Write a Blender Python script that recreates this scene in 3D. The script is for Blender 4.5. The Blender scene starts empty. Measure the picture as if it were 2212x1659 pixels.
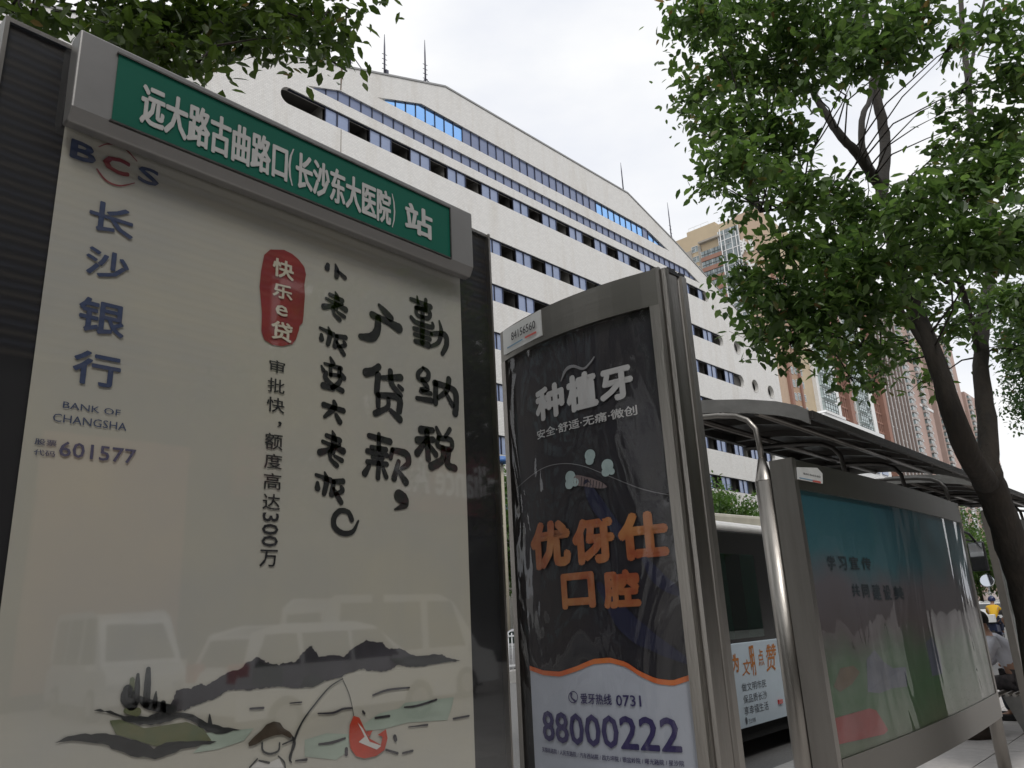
import bpy, math, random
from mathutils import Vector, Matrix, geometry
random.seed(7)
SC = bpy.context.scene
COL = SC.collection
# ------------------------------------------------------------------ camera, sky, sun, exposure
H = 1.65                      # eye height
FPX = 786.0                   # focal length in pixels of a 1024 px wide frame
def unit(a): return Vector(a).normalized()
_X = unit((738, 199, FPX)); _Z = unit((-132, -2614, FPX)); _Z = (_Z - _X*_X.dot(_Z)).normalized(); _Y = _Z.cross(_X)
# rows: street direction, across the street, up - each in camera axes (right, down, forward)
RW = (_X, _Y, _Z)
cam_d = bpy.data.cameras.new('camera'); cam = bpy.data.objects.new('camera', cam_d); COL.objects.link(cam)
right = Vector((_X[0], _Y[0], _Z[0])); down = Vector((_X[1], _Y[1], _Z[1])); fwd = Vector((_X[2], _Y[2], _Z[2]))
m = Matrix((( right[0], -down[0], -fwd[0]), (right[1], -down[1], -fwd[1]), (right[2], -down[2], -fwd[2]))).to_4x4()
m.translation = (0, 0, H); cam.matrix_world = m
cam_d.sensor_width = 36; cam_d.lens = 36*FPX/1024; cam_d.clip_start = .05; cam_d.clip_end = 4000
SC.camera = cam
SC.view_settings.view_transform = 'Standard'; SC.view_settings.look = 'None'
SC.view_settings.exposure = 0.0; SC.view_settings.gamma = 1; SC.view_settings.use_curve_mapping = False
W = bpy.data.worlds.new('World'); SC.world = W; W.use_nodes = True
nt = W.node_tree; nt.nodes.clear()
o_ = nt.nodes.new('ShaderNodeOutputWorld'); bg = nt.nodes.new('ShaderNodeBackground'); sky = nt.nodes.new('ShaderNodeTexSky')
sky.sky_type = 'NISHITA'; sky.sun_disc = False; sky.sun_elevation = math.radians(52); sky.sun_rotation = math.radians(215)
sky.dust_density = 3.0; sky.air_density = 1.2
tc = nt.nodes.new('ShaderNodeTexCoord'); mp = nt.nodes.new('ShaderNodeMapping'); mp.inputs['Scale'].default_value = (1.6, 1.6, 4.0)
nz = nt.nodes.new('ShaderNodeTexNoise'); nz.inputs['Scale'].default_value = 1.5; nz.inputs['Detail'].default_value = 6; nz.inputs['Roughness'].default_value = .5
rp = nt.nodes.new('ShaderNodeValToRGB'); rp.color_ramp.elements[0].position = .25; rp.color_ramp.elements[0].color = (.86, .86, .86, 1)
rp.color_ramp.elements[1].position = .6; rp.color_ramp.elements[1].color = (.97, .97, .97, 1)
mx = nt.nodes.new('ShaderNodeMixRGB')
cr_ = nt.nodes.new('ShaderNodeValToRGB'); cr_.color_ramp.elements[0].position = .36; cr_.color_ramp.elements[0].color = (.89, .91, .97, 1)
cr_.color_ramp.elements[1].position = .56; cr_.color_ramp.elements[1].color = (1, 1, 1, 1)
ml = nt.nodes.new('ShaderNodeMixRGB'); ml.blend_type = 'MULTIPLY'; ml.inputs[0].default_value = 1; ml.inputs[2].default_value = (10.4, 10.45, 10.5, 1)
nt.links.new(nz.outputs['Fac'], cr_.inputs['Fac']); nt.links.new(cr_.outputs['Color'], ml.inputs[1]); nt.links.new(ml.outputs['Color'], mx.inputs[2])
bg.inputs['Strength'].default_value = .1
L = nt.links.new
L(tc.outputs['Generated'], mp.inputs['Vector']); L(mp.outputs['Vector'], nz.inputs['Vector']); L(nz.outputs['Fac'], rp.inputs['Fac'])
L(rp.outputs['Color'], mx.inputs['Fac']); L(sky.outputs['Color'], mx.inputs[1]); L(mx.outputs['Color'], bg.inputs['Color']); L(bg.outputs['Background'], o_.inputs['Surface'])
sd = bpy.data.lights.new('sun', 'SUN'); sd.energy = 1.1; sd.angle = math.radians(14); sd.color = (1, .97, .92)
so = bpy.data.objects.new('sun', sd); COL.objects.link(so)
az, el = math.radians(215), math.radians(52)      # same direction as the sky's sun: azimuth from +Y towards +X
sdir = Vector((math.sin(az)*math.cos(el), math.cos(az)*math.cos(el), math.sin(el)))
so.rotation_euler = (-sdir).to_track_quat('-Z', 'Y').to_euler(); so.location = (0, -5, 30)
SC.cycles.use_denoising = True
SC.cycles.max_bounces = 8; SC.cycles.transparent_max_bounces = 16; SC.cycles.caustics_reflective = False; SC.cycles.caustics_refractive = False

# ------------------------------------------------------------------ measuring: sight line of a photo point -> point on a real plane
def ray(x, y):
    v = Vector((x-512, y-384, FPX)).normalized()
    return Vector((RW[0].dot(v), RW[1].dot(v), RW[2].dot(v)))
def onY(x, y, Y):
    d = ray(x, y); return Vector((d[0]*Y/d[1], Y, H + d[2]*Y/d[1]))
def onX(x, y, X):
    d = ray(x, y); return Vector((X, d[1]*X/d[0], H + d[2]*X/d[0]))
def atD(x, y, D):
    return ray(x, y)*D + Vector((0, 0, H))
def crop(ox, oy, k): return lambda x, y: ((ox+k*x)/4, (oy+k*y)/4)
K = 1100/1659
c1 = crop(0, 0, K); c2 = crop(900, 0, K); c3 = crop(0, 1000, K); c4 = crop(1000, 1000, K); c5 = crop(0, 1972, K); c6 = crop(1000, 1972, K)
d3 = crop(1900, 1000, K); d4 = crop(1972, 1972, K); d5 = crop(2700, 1500, 1396/2212); d6 = crop(2700, 1800, 1396/1821); d7 = crop(2500, 0, 1596/1655)
e5 = crop(2750, 1950, 400/591); e6 = crop(200, 2500, 1100/2212); e7 = crop(3100, 2200, 800/1522); e8 = crop(900, 1000, 600/1422)
g8 = crop(3700, 2100, 972/1659)

# ------------------------------------------------------------------ materials
MATS = {}
def mat(name, col, rough=.6, metal=0., var=0., scale=6., bump=0., bscale=None, spec=.5, coords='Object', stretch=None, col2=None, emis=None, coat=0):
    if name in MATS: return MATS[name]
    m = bpy.data.materials.new(name); m.use_nodes = True; n = m.node_tree.nodes; l = m.node_tree.links
    b = n['Principled BSDF']; b.inputs['Base Color'].default_value = (*col, 1); b.inputs['Roughness'].default_value = rough
    b.inputs['Metallic'].default_value = metal; b.inputs['Specular IOR Level'].default_value = spec
    b.inputs['Coat Weight'].default_value = coat
    if var or bump:
        t = n.new('ShaderNodeTexCoord'); mpp = n.new('ShaderNodeMapping'); l.new(t.outputs[coords], mpp.inputs['Vector'])
        if stretch: mpp.inputs['Scale'].default_value = stretch
    if var:
        z = n.new('ShaderNodeTexNoise'); z.inputs['Scale'].default_value = scale; z.inputs['Detail'].default_value = 8; z.inputs['Roughness'].default_value = .62
        l.new(mpp.outputs['Vector'], z.inputs['Vector'])
        r = n.new('ShaderNodeValToRGB'); r.color_ramp.elements[0].position = .3; r.color_ramp.elements[1].position = .7
        a = col2 if col2 else tuple(max(0, c*(1-var)) for c in col); bb = col if col2 else tuple(min(1, c*(1+var)) for c in col)
        r.color_ramp.elements[0].color = (*a, 1); r.color_ramp.elements[1].color = (*bb, 1)
        l.new(z.outputs['Fac'], r.inputs['Fac']); l.new(r.outputs['Color'], b.inputs['Base Color'])
        mr = n.new('ShaderNodeMapRange'); mr.inputs[3].default_value = max(0.02, rough*.8); mr.inputs[4].default_value = min(1, rough*1.2)
        l.new(z.outputs['Fac'], mr.inputs[0]); l.new(mr.outputs[0], b.inputs['Roughness'])
    if bump:
        z2 = n.new('ShaderNodeTexNoise'); z2.inputs['Scale'].default_value = bscale or scale*4; z2.inputs['Detail'].default_value = 4
        l.new(mpp.outputs['Vector'], z2.inputs['Vector'])
        bp = n.new('ShaderNodeBump'); bp.inputs['Strength'].default_value = min(1, bump); bp.inputs['Distance'].default_value = .01
        l.new(z2.outputs['Fac'], bp.inputs['Height']); l.new(bp.outputs['Normal'], b.inputs['Normal'])
    MATS[name] = m; return m
def glass_mat(name, ior=1.5, tint=(1, 1, 1), wavy=0., wscale=3., stretch=(1, 1, 1), rough=0.0, boost=1.0, dist=.02):
    m = bpy.data.materials.new(name); m.use_nodes = True; n = m.node_tree.nodes; l = m.node_tree.links; n.clear()
    o = n.new('ShaderNodeOutputMaterial'); mixn = n.new('ShaderNodeMixShader'); tr = n.new('ShaderNodeBsdfTransparent'); gl = n.new('ShaderNodeBsdfGlossy')
    f0 = ((ior-1)/(ior+1))**2*1.9; lw = n.new('ShaderNodeLayerWeight'); lw.inputs['Blend'].default_value = .5
    pw = n.new('ShaderNodeMath'); pw.operation = 'POWER'; pw.inputs[1].default_value = 5.0; l.new(lw.outputs['Facing'], pw.inputs[0])
    fr = n.new('ShaderNodeMath'); fr.operation = 'MULTIPLY_ADD'; fr.inputs[1].default_value = 1-f0; fr.inputs[2].default_value = f0; l.new(pw.outputs[0], fr.inputs[0]); tr.inputs['Color'].default_value = (*tint, 1)
    gl.inputs['Roughness'].default_value = rough; gl.inputs['Color'].default_value = (boost, boost, boost, 1)
    l.new(fr.outputs[0], mixn.inputs[0]); l.new(tr.outputs[0], mixn.inputs[1]); l.new(gl.outputs[0], mixn.inputs[2]); l.new(mixn.outputs[0], o.inputs['Surface'])
    if wavy:
        t = n.new('ShaderNodeTexCoord'); mpp = n.new('ShaderNodeMapping'); mpp.inputs['Scale'].default_value = stretch
        z = n.new('ShaderNodeTexNoise'); z.inputs['Scale'].default_value = wscale; z.inputs['Detail'].default_value = 2.5; z.inputs['Distortion'].default_value = .8
        bp = n.new('ShaderNodeBump'); bp.inputs['Strength'].default_value = wavy; bp.inputs['Distance'].default_value = dist
        l.new(t.outputs['Object'], mpp.inputs['Vector']); l.new(mpp.outputs['Vector'], z.inputs['Vector']); l.new(z.outputs['Fac'], bp.inputs['Height'])
        l.new(bp.outputs['Normal'], gl.inputs['Normal']); l.new(bp.outputs['Normal'], lw.inputs['Normal'])
    MATS[name] = m; return m
def brick_mat(name, c, mort, bw, bh, rough=.5, msz=.02, var=.06, axis='XZ', stain=.25, stc=(.45, .38, .28)):
    m = bpy.data.materials.new(name); m.use_nodes = True; n = m.node_tree.nodes; l = m.node_tree.links
    b = n['Principled BSDF']; b.inputs['Roughness'].default_value = rough
    t = n.new('ShaderNodeTexCoord'); s = n.new('ShaderNodeSeparateXYZ'); cmb = n.new('ShaderNodeCombineXYZ')
    l.new(t.outputs['Object'], s.inputs[0]); l.new(s.outputs[0 if axis[0] == 'X' else 1], cmb.inputs[0]); l.new(s.outputs[2 if axis[1] == 'Z' else 1], cmb.inputs[1])
    br = n.new('ShaderNodeTexBrick'); l.new(cmb.outputs[0], br.inputs['Vector'])
    br.inputs['Scale'].default_value = 1; br.inputs['Brick Width'].default_value = bw; br.inputs['Row Height'].default_value = bh
    br.inputs['Mortar Size'].default_value = msz; br.inputs['Mortar Smooth'].default_value = .3
    br.inputs['Color1'].default_value = (*[x*(1-var) for x in c], 1); br.inputs['Color2'].default_value = (*[min(1, x*(1+var)) for x in c], 1); br.inputs['Mortar'].default_value = (*mort, 1)
    z = n.new('ShaderNodeTexNoise'); z.inputs['Scale'].default_value = .35; z.inputs['Detail'].default_value = 9; z.inputs['Roughness'].default_value = .65
    mp2 = n.new('ShaderNodeMapping'); mp2.inputs['Scale'].default_value = (2.2, 2.2, .28); l.new(t.outputs['Object'], mp2.inputs[0]); l.new(mp2.outputs[0], z.inputs['Vector'])
    r = n.new('ShaderNodeValToRGB'); r.color_ramp.elements[0].position = .5; r.color_ramp.elements[0].color = (0, 0, 0, 1); r.color_ramp.elements[1].position = .85; r.color_ramp.elements[1].color = (stain, stain, stain, 1)
    l.new(z.outputs['Fac'], r.inputs['Fac'])
    mx_ = n.new('ShaderNodeMixRGB'); mx_.inputs[2].default_value = (*stc, 1); l.new(r.outputs['Color'], mx_.inputs[0]); l.new(br.outputs['Color'], mx_.inputs[1]); l.new(mx_.outputs[0], b.inputs['Base Color'])
    bp = n.new('ShaderNodeBump'); bp.inputs['Strength'].default_value = .4; bp.inputs['Distance'].default_value = .01; bp.invert = True
    l.new(br.outputs['Fac'], bp.inputs['Height']); l.new(bp.outputs['Normal'], b.inputs['Normal'])
    MATS[name] = m; return m
steel = mat('brushed_stainless', (.31, .292, .27), .33, 1., .20, 2.2, .10, 60, stretch=(3, 3, .25))
steel_h = mat('brushed_stainless_level', (.23, .22, .20), .34, 1., .06, 3, .05, 60, stretch=(.04, .04, 1))
steel_dark = mat('dull_steel', (.10, .095, .09), .42, .9, .2, 4, .2, 40)
steel_paint = mat('grey_sheet_metal', (.27, .265, .255), .42, .55, .2, 4, .15, 40)
header_metal = mat('satin_grey_header', (.26, .255, .25), .42, .6, .07, 5, .02, 50)
black_frame = mat('black_coated_cabinet', (.012, .012, .013), .35, 0, .25, 5)
black_print = mat('black_border_print', (.008, .008, .010), .5)
white_tile = brick_mat('white_facade_tile', (.76, .745, .72), (.60, .585, .56), .24, .12, .5, .010, .05, stain=.42)
concrete = mat('pale_concrete', (.62, .61, .58), .8, 0, .1, 2, .3, 20)
white_paint = mat('white_painted', (.78, .78, .77), .5, 0, .05, 3)
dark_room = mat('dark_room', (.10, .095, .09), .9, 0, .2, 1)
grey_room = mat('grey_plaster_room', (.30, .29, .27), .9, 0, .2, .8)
blue_pane = mat('blue_tinted_pane', (.25, .31, .48), .12, 0, .18, .6, spec=.8)
blue_frame = mat('dark_blue_mullion', (.03, .035, .06), .4, .4)
clear_blue = glass_mat('see_through_blue_glass', 1.45, (.50, .72, .97))
asphalt = mat('asphalt', (.17, .168, .165), .85, 0, .25, 40, .5, 120, coords='Object')
paving = mat('grey_granite_slab', (.50, .475, .455), .7, 0, .12, 9, .3, 90)
pave_far = mat('pavement_concrete', (.37, .36, .34), .8, 0, .12, 3, .3, 60)
joint = mat('slab_joint', (.12, .115, .105), .95, 0, .2, 20)
kerb_m = mat('kerb_stone', (.42, .41, .39), .75, 0, .15, 8, .3, 60)
bark = mat('tree_bark', (.030, .024, .019), .9, 0, .45, 14, 1., 38, stretch=(1, 1, .35))
def leaf_mat(name, c, c2):
    m = bpy.data.materials.new(name); m.use_nodes = True; n = m.node_tree.nodes; l = m.node_tree.links
    b = n['Principled BSDF']; b.inputs['Roughness'].default_value = .38; b.inputs['Specular IOR Level'].default_value = .45
    g = n.new('ShaderNodeNewGeometry'); r = n.new('ShaderNodeValToRGB'); r.color_ramp.elements[0].color = (*c, 1); r.color_ramp.elements[1].color = (*c2, 1)
    e = r.color_ramp.elements.new(.97); e.color = (*c2, 1); r.color_ramp.elements[-1].position = 1.0; r.color_ramp.elements[-1].color = (.16, .10, .04, 1)
    l.new(g.outputs['Random Per Island'], r.inputs['Fac']); l.new(r.outputs['Color'], b.inputs['Base Color'])
    tl = n.new('ShaderNodeBsdfTranslucent'); hs = n.new('ShaderNodeHueSaturation'); hs.inputs['Value'].default_value = 2.3; hs.inputs['Saturation'].default_value = 1.1
    l.new(r.outputs['Color'], hs.inputs['Color']); l.new(hs.outputs[0], tl.inputs['Color'])
    mxs = n.new('ShaderNodeMixShader'); mxs.inputs[0].default_value = .38; l.new(b.outputs[0], mxs.inputs[1]); l.new(tl.outputs[0], mxs.inputs[2]); l.new(mxs.outputs[0], n['Material Output'].inputs['Surface'])
    MATS[name] = m; return m
leaf_m = leaf_mat('camphor_leaf', (.045, .085, .026), (.12, .19, .05))
leaf_d = leaf_mat('dark_leaf', (.026, .048, .010), (.065, .10, .02))
leaf_far = leaf_mat('far_leaf', (.05, .10, .02), (.10, .17, .045))
leaf_far2 = leaf_mat('far_leaf_deep', (.03, .07, .022), (.07, .12, .04))
tyre_m = mat('tyre_rubber', (.02, .02, .02), .8); rim_m = mat('wheel_rim', (.45, .45, .46), .3, .9)
dark_glass = mat('dark_vehicle_glass', (.015, .02, .022), .05, 0, spec=.8)
white_car_m = mat('white_car_paint', (.80, .80, .80), .25, 0, .03, 2, coat=.6)
silver_car_m = mat('silver_car_paint', (.50, .50, .51), .28, .5, .04, 2, coat=.5)
red_lamp = mat('red_lamp_lens', (.45, .02, .015), .2, 0, coat=.6); clear_lamp = mat('clear_lamp_lens', (.7, .72, .75), .1, .3)
plate_m = mat('plastic_plate_white', (.60, .61, .60), .4, 0, .08, 10)
ink = mat('black_ink', (.012, .013, .014), .6, 0, .5, 12); ink_txt = mat('black_text', (.015, .015, .018), .6)

# ------------------------------------------------------------------ mesh helpers
class MB:
    def __init__(s): s.v = []; s.f = []; s.m = []; s.sm = []
    def add(s, vs, fs, mi=0, smooth=False):
        o = len(s.v); s.v += [tuple(x) for x in vs]
        for f in fs: s.f.append([i+o for i in f]); s.m.append(mi); s.sm.append(smooth)
        return s
    def box(s, a, b, mi=0):
        x0, y0, z0 = [min(a[i], b[i]) for i in range(3)]; x1, y1, z1 = [max(a[i], b[i]) for i in range(3)]
        return s.add([(x0, y0, z0), (x1, y0, z0), (x1, y1, z0), (x0, y1, z0), (x0, y0, z1), (x1, y0, z1), (x1, y1, z1), (x0, y1, z1)],
                     [(0, 3, 2, 1), (4, 5, 6, 7), (0, 1, 5, 4), (1, 2, 6, 5), (2, 3, 7, 6), (3, 0, 4, 7)], mi)
    def tube(s, pts, rad, n=10, mi=0, cap=True):
        pts = [Vector(p) for p in pts]; R = rad if isinstance(rad, (list, tuple)) else [rad]*len(pts)
        rings = []; up = None
        for i, p in enumerate(pts):
            t = (pts[min(i+1, len(pts)-1)] - pts[max(i-1, 0)]).normalized()
            if up is None: up = Vector((0, 0, 1)) if abs(t.z) < .9 else Vector((1, 0, 0))
            a = t.cross(up).normalized(); b = a.cross(t).normalized(); up = b
            rings.append([p + a*math.cos(2*math.pi*k/n)*R[i] + b*math.sin(2*math.pi*k/n)*R[i] for k in range(n)])
        vs = [q for r in rings for q in r]; fs = []
        for i in range(len(pts)-1):
            for k in range(n): fs.append((i*n+k, i*n+(k+1) % n, (i+1)*n+(k+1) % n, (i+1)*n+k))
        o = len(s.v); s.add(vs, fs, mi, True)
        if cap: s.f += [[o+k for k in range(n)][::-1], [o+(len(pts)-1)*n+k for k in range(n)]]; s.m += [mi, mi]; s.sm += [False, False]
        return s
    def prism(s, poly, off, mi=0):     # poly: list of 3D points in a plane, off: extrude vector
        n = len(poly); off = Vector(off); vs = [Vector(p) for p in poly]; vs += [p+off for p in vs]
        return s.add(vs, [tuple(range(n))[::-1], tuple(range(n, 2*n))] + [(i, (i+1) % n, n+(i+1) % n, n+i) for i in range(n)], mi)
    def poly(s, pts, mi=0):            # any outline, tessellated
        pts = [Vector(p) for p in pts]; tr = geometry.tessellate_polygon([pts]); return s.add(pts, tr, mi)
    def mesh(s, name, mats, off=(0, 0, 0)):
        me = bpy.data.meshes.new(name); o = Vector(off)
        me.from_pydata([Vector(v)-o for v in s.v], [], s.f)
        for m_ in (mats if isinstance(mats, (list, tuple)) else [mats]): me.materials.append(m_)
        me.polygons.foreach_set('material_index', s.m); me.polygons.foreach_set('use_smooth', s.sm); me.update(); return me
def link(name, me, parent=None, loc=None):
    o = bpy.data.objects.new(name, me); COL.objects.link(o)
    if parent: o.parent = parent
    if loc is not None: o.location = loc
    return o
def worldloc(o):
    v = Vector(o.location)
    while o.parent: o = o.parent; v += o.location
    return v
def part(root, name, mb, mats, label=None, kind=None, bevel=0):
    o = link(name, mb.mesh(name, mats, worldloc(root) if root else (0, 0, 0)), root)
    if label: o['label'] = label
    if kind: o['kind'] = kind
    if bevel:
        b = o.modifiers.new('bevel', 'BEVEL'); b.width = bevel; b.segments = 2; b.limit_method = 'ANGLE'; b.harden_normals = False
    return o
def tag(o, label, cat, group=None):
    o['label'] = label; o['category'] = cat
    if group: o['group'] = group
    return o
def thing(name, label, cat, loc, group=None):
    o = bpy.data.objects.new(name, None); COL.objects.link(o); o.location = loc; o.empty_display_size = .2
    return tag(o, label, cat, group)
def struct(name, mb, mats, loc=(0, 0, 0)):
    o = link(name, mb.mesh(name, mats, loc), None, loc); o['kind'] = 'structure'; return o
# ---- lettering
_tc = {}
def glyphs(s, bold=0., shear=0., space=1.):
    key = (s, bold, shear, space)
    if key in _tc: return _tc[key]
    cu = bpy.data.curves.new('t', 'FONT'); cu.body = s; cu.resolution_u = 2; cu.offset = bold; cu.shear = shear; cu.space_character = space
    ob = bpy.data.objects.new('t', cu); COL.objects.link(ob); bpy.context.view_layer.update()
    me = ob.evaluated_get(bpy.context.evaluated_depsgraph_get()).to_mesh()
    V = [(v.co.x, v.co.y) for v in me.vertices]; F = [tuple(p.vertices) for p in me.polygons]
    ob.evaluated_get(bpy.context.evaluated_depsgraph_get()).to_mesh_clear(); bpy.data.objects.remove(ob); bpy.data.curves.remove(cu)
    xs = [v[0] for v in V]; ys = [v[1] for v in V]; x0, x1, y0, y1 = min(xs), max(xs), min(ys), max(ys)
    V = [((x-x0)/(x1-x0), (y-y0)/(y1-y0)) for x, y in V]
    _tc[key] = (V, F, (x1-x0)/(y1-y0)); return _tc[key]
def text_mb(mb, s, box, fn, bold=0., mi=0, shear=0., space=1.):   # box = (u0, w0, u1, w1) lower left, upper right on the surface fn(u, w)
    V, F, asp = glyphs(s, 0, shear, space); u0, w0, u1, w1 = box
    if not bold: mb.add([fn(u0+(u1-u0)*a, w0+(w1-w0)*b) for a, b in V], F, mi); return
    ht = w1-w0; b_ = bold*ht; nx = 1 if u1 > u0 else -1          # heavy weight: the outline struck several times, each a hair prouder
    nrm = (fn(u0, w0+.01)[0]*0-1, 0) if abs(fn(u1, w0)[0]-fn(u0, w0)[0]) < abs(fn(u1, w0)[1]-fn(u0, w0)[1]) else (0, -1)
    hits = [(0, 0), (1, 0), (-1, 0), (0, 1), (0, -1), (.7, .7), (-.7, .7), (.7, -.7), (-.7, -.7)] if bold > .012 else [(-1, 0), (1, 0), (0, .8), (0, -.8)]
    for i, (dx, dy) in enumerate(hits):
        vs = []
        for a, b in V:
            p = fn(u0+nx*b_+(u1-u0-2*nx*b_)*a+dx*b_, w0+b_+(ht-2*b_)*b+dy*b_); vs.append((p[0]+nrm[0]*.00012*i, p[1]+nrm[1]*.00012*i, p[2]))
        mb.add(vs, F, mi)
def stroke(pts, fn, mi, mb, scale=1., n=5):    # brush stroke: pts (u, w, width) on the surface
    P = []
    for i in range(len(pts)-1):
        for k in range(n):
            t = k/n; a = pts[max(i-1, 0)]; b = pts[i]; c = pts[i+1]; d = pts[min(i+2, len(pts)-1)]
            q = [.5*((2*b[j])+(-a[j]+c[j])*t+(2*a[j]-5*b[j]+4*c[j]-d[j])*t*t+(-a[j]+3*b[j]-3*c[j]+d[j])*t**3) for j in range(3)]
            P.append(q)
    P.append(list(pts[-1]))
    Lf, Rt = [], []
    for i, p in enumerate(P):
        a = P[max(i-1, 0)]; b = P[min(i+1, len(P)-1)]; dx, dy = b[0]-a[0], b[1]-a[1]; l = math.hypot(dx, dy) or 1; nx, ny = -dy/l, dx/l
        w = max(p[2], 0)*.5*scale*(1+.035*math.sin(i*2.3+p[0]*40))
        Lf.append((p[0]+nx*w, p[1]+ny*w)); Rt.append((p[0]-nx*w, p[1]-ny*w))
    vs = []; fs = []
    for i in range(len(P)): vs += [Lf[i], Rt[i]]
    for i in range(len(P)-1): fs.append((2*i, 2*i+1, 2*i+3, 2*i+2))
    for e, s_ in ((0, -1), (len(P)-1, 1)):      # rounded ends
        a, b = P[max(e-1, 0)], P[min(e+1, len(P)-1)]; dx, dy = (b[0]-a[0]), (b[1]-a[1]); l = math.hypot(dx, dy) or 1; dx, dy = dx/l*s_, dy/l*s_
        w = max(P[e][2], 0)*.5*scale; o = len(vs); vs.append((P[e][0], P[e][1])); base = math.atan2(dy, dx)
        for k in range(9):
            an = base-math.pi/2+math.pi*k/8; vs.append((P[e][0]+math.cos(an)*w, P[e][1]+math.sin(an)*w))
        for k in range(8): fs.append((o, o+1+k, o+2+k))
    mb.add([fn(*v) for v in vs], fs, mi)
GL = {
'xiao': [[(975,150,34),(968,205,44)],[(1050,105,16),(1066,195,44),(1060,290,38)],[(1075,195,26),(1145,258,38)]],
'lao': [[(1045,350,14),(1062,420,42),(1050,560,40)],[(990,402,30),(1115,432,38)],[(955,468,24),(1060,500,30),(1150,535,46)],[(1118,478,22),(1040,530,30),(932,580,44)],[(1025,560,32),(1032,630,26),(1092,688,34)],[(1072,598,22),(1138,632,34)]],
'ban': [[(900,742,22),(1034,782,38)],[(980,706,14),(1000,790,38),(978,925,34)],[(915,825,26),(916,875,42)],[(1064,792,32),(1155,778,38)],[(1068,792,30),(1048,925,40)],[(1140,840,26),(1150,880,34),(1080,925,22)],[(1066,862,20),(1100,930,34),(1140,1000,36)]],
'bian': [[(1000,990,18),(1024,1050,38)],[(945,1072,18),(1098,1086,34)],[(1000,1090,28),(1004,1190,28)],[(1086,1090,28),(1082,1180,28)],[(918,1110,16),(936,1150,30)],[(1100,1132,20),(1128,1185,40)],[(1000,1182,26),(1090,1180,26),(1080,1260,34),(1020,1325,30)],[(962,1172,30),(958,1235,38),(1030,1300,30),(1115,1335,38)],[(940,1322,46),(1030,1338,30)]],
'da': [[(930,1470,42),(1020,1482,34),(1125,1498,42)],[(1030,1410,30),(1034,1480,46),(940,1610,26)],[(1055,1568,32),(1092,1640,42)]],
'qin': [[(966,298,22),(1092,308,30)],[(1005,262,10),(1016,345,26)],[(1062,266,22),(1058,345,26)],[(998,352,24),(1084,348,24),(1074,402,24),(1004,402,22),(1000,352,22)],[(966,436,22),(1000,462,26),(1098,462,26),(1104,430,18)],[(1040,345,26),(1034,600,30)],[(984,512,24),(1092,516,26)],[(986,556,22),(1084,558,24)],[(990,604,24),(1072,606,36)],[(1096,512,22),(1185,488,32),(1196,560,32),(1166,640,24)],[(1150,396,12),(1162,470,26),(1142,560,24),(1092,608,18)]],
'guang': [[(785,288,20),(820,325,40),(862,366,44)],[(740,385,40),(830,402,36),(918,430,56)],[(778,400,40),(772,500,44),(735,570,50),(665,588,32)]],
'na': [[(1040,694,16),(1072,722,26),(1062,780,28),(1014,790,26),(1010,748,26),(1040,700,18)],[(1034,800,26),(1066,850,28),(1020,880,26),(1084,885,24)],[(1000,946,22),(1086,940,30)],[(1118,792,30),(1112,948,34)],[(1112,794,34),(1200,800,30),(1242,830,38),(1246,920,36),(1238,998,40)],[(1202,736,34),(1186,830,30),(1130,905,22)],[(1180,852,22),(1222,940,30)]],
'dai': [[(772,670,34),(735,715,42),(690,738,46)],[(768,735,38),(758,865,34)],[(796,748,26),(920,712,38)],[(850,684,32),(860,780,34),(922,850,26)],[(906,780,20),(930,800,26)],[(768,884,32),(768,968,28)],[(768,884,30),(905,872,38),(908,970,38)],[(836,900,26),(828,962,28),(750,1022,34)],[(852,980,26),(912,1032,40)]],
'kuan': [[(716,1108,28),(846,1126,34)],[(776,1086,22),(776,1190,28)],[(730,1188,24),(822,1188,26)],[(706,1218,28),(826,1228,28)],[(736,1256,20),(800,1256,22)],[(706,1294,26),(826,1292,26)],[(776,1296,28),(770,1395,28)],[(716,1322,22),(690,1376,34)],[(802,1322,22),(822,1382,28)],[(862,1182,26),(850,1242,26)],[(862,1184,28),(952,1196,38),(966,1262,34),(920,1308,20)],[(902,1262,26),(872,1386,34)],[(902,1330,22),(948,1402,40)]],
'shui': [[(1030,1076,42),(1104,1064,30)],[(1004,1152,36),(1106,1130,32)],[(1066,1080,32),(1072,1270,34)],[(1058,1152,22),(1002,1242,38)],[(1078,1172,22),(1122,1232,34)],[(1130,1040,20),(1150,1090,30)],[(1222,1034,26),(1190,1092,22)],[(1142,1112,26),(1138,1168,28),(1222,1178,28),(1228,1110,28),(1142,1112,26)],[(1172,1182,32),(1166,1262,38),(1092,1322,42)],[(1212,1190,32),(1200,1290,38),(1250,1310,36)]],
'comma': [[(905,1478,56),(930,1500,54),(935,1535,34),(880,1572,8)]],
'ring': [[(612,155,26),(590,108,24),(540,104,26),(506,150,28),(510,210,28),(560,246,26),(618,232,22),(652,160,10)]],
}
def brush(mb, key, box, fn, mi=0, fat=1.):
    st = GL[key]; xs = [p[0]+s*p[2]*.5 for k in st for p in k for s in (-1, 1)]; ys = [p[1]+s*p[2]*.5 for k in st for p in k for s in (-1, 1)]
    x0, x1, y0, y1 = min(xs), max(xs), min(ys), max(ys); u0, w0, u1, w1 = box; su, sw = (u1-u0)/(x1-x0), (w1-w0)/(y1-y0)
    for k in st:
        stroke([(u0+(p[0]-x0)*su, w1-(p[1]-y0)*sw, p[2]*(su+sw)/2*fat) for p in k], fn, mi, mb)
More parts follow.
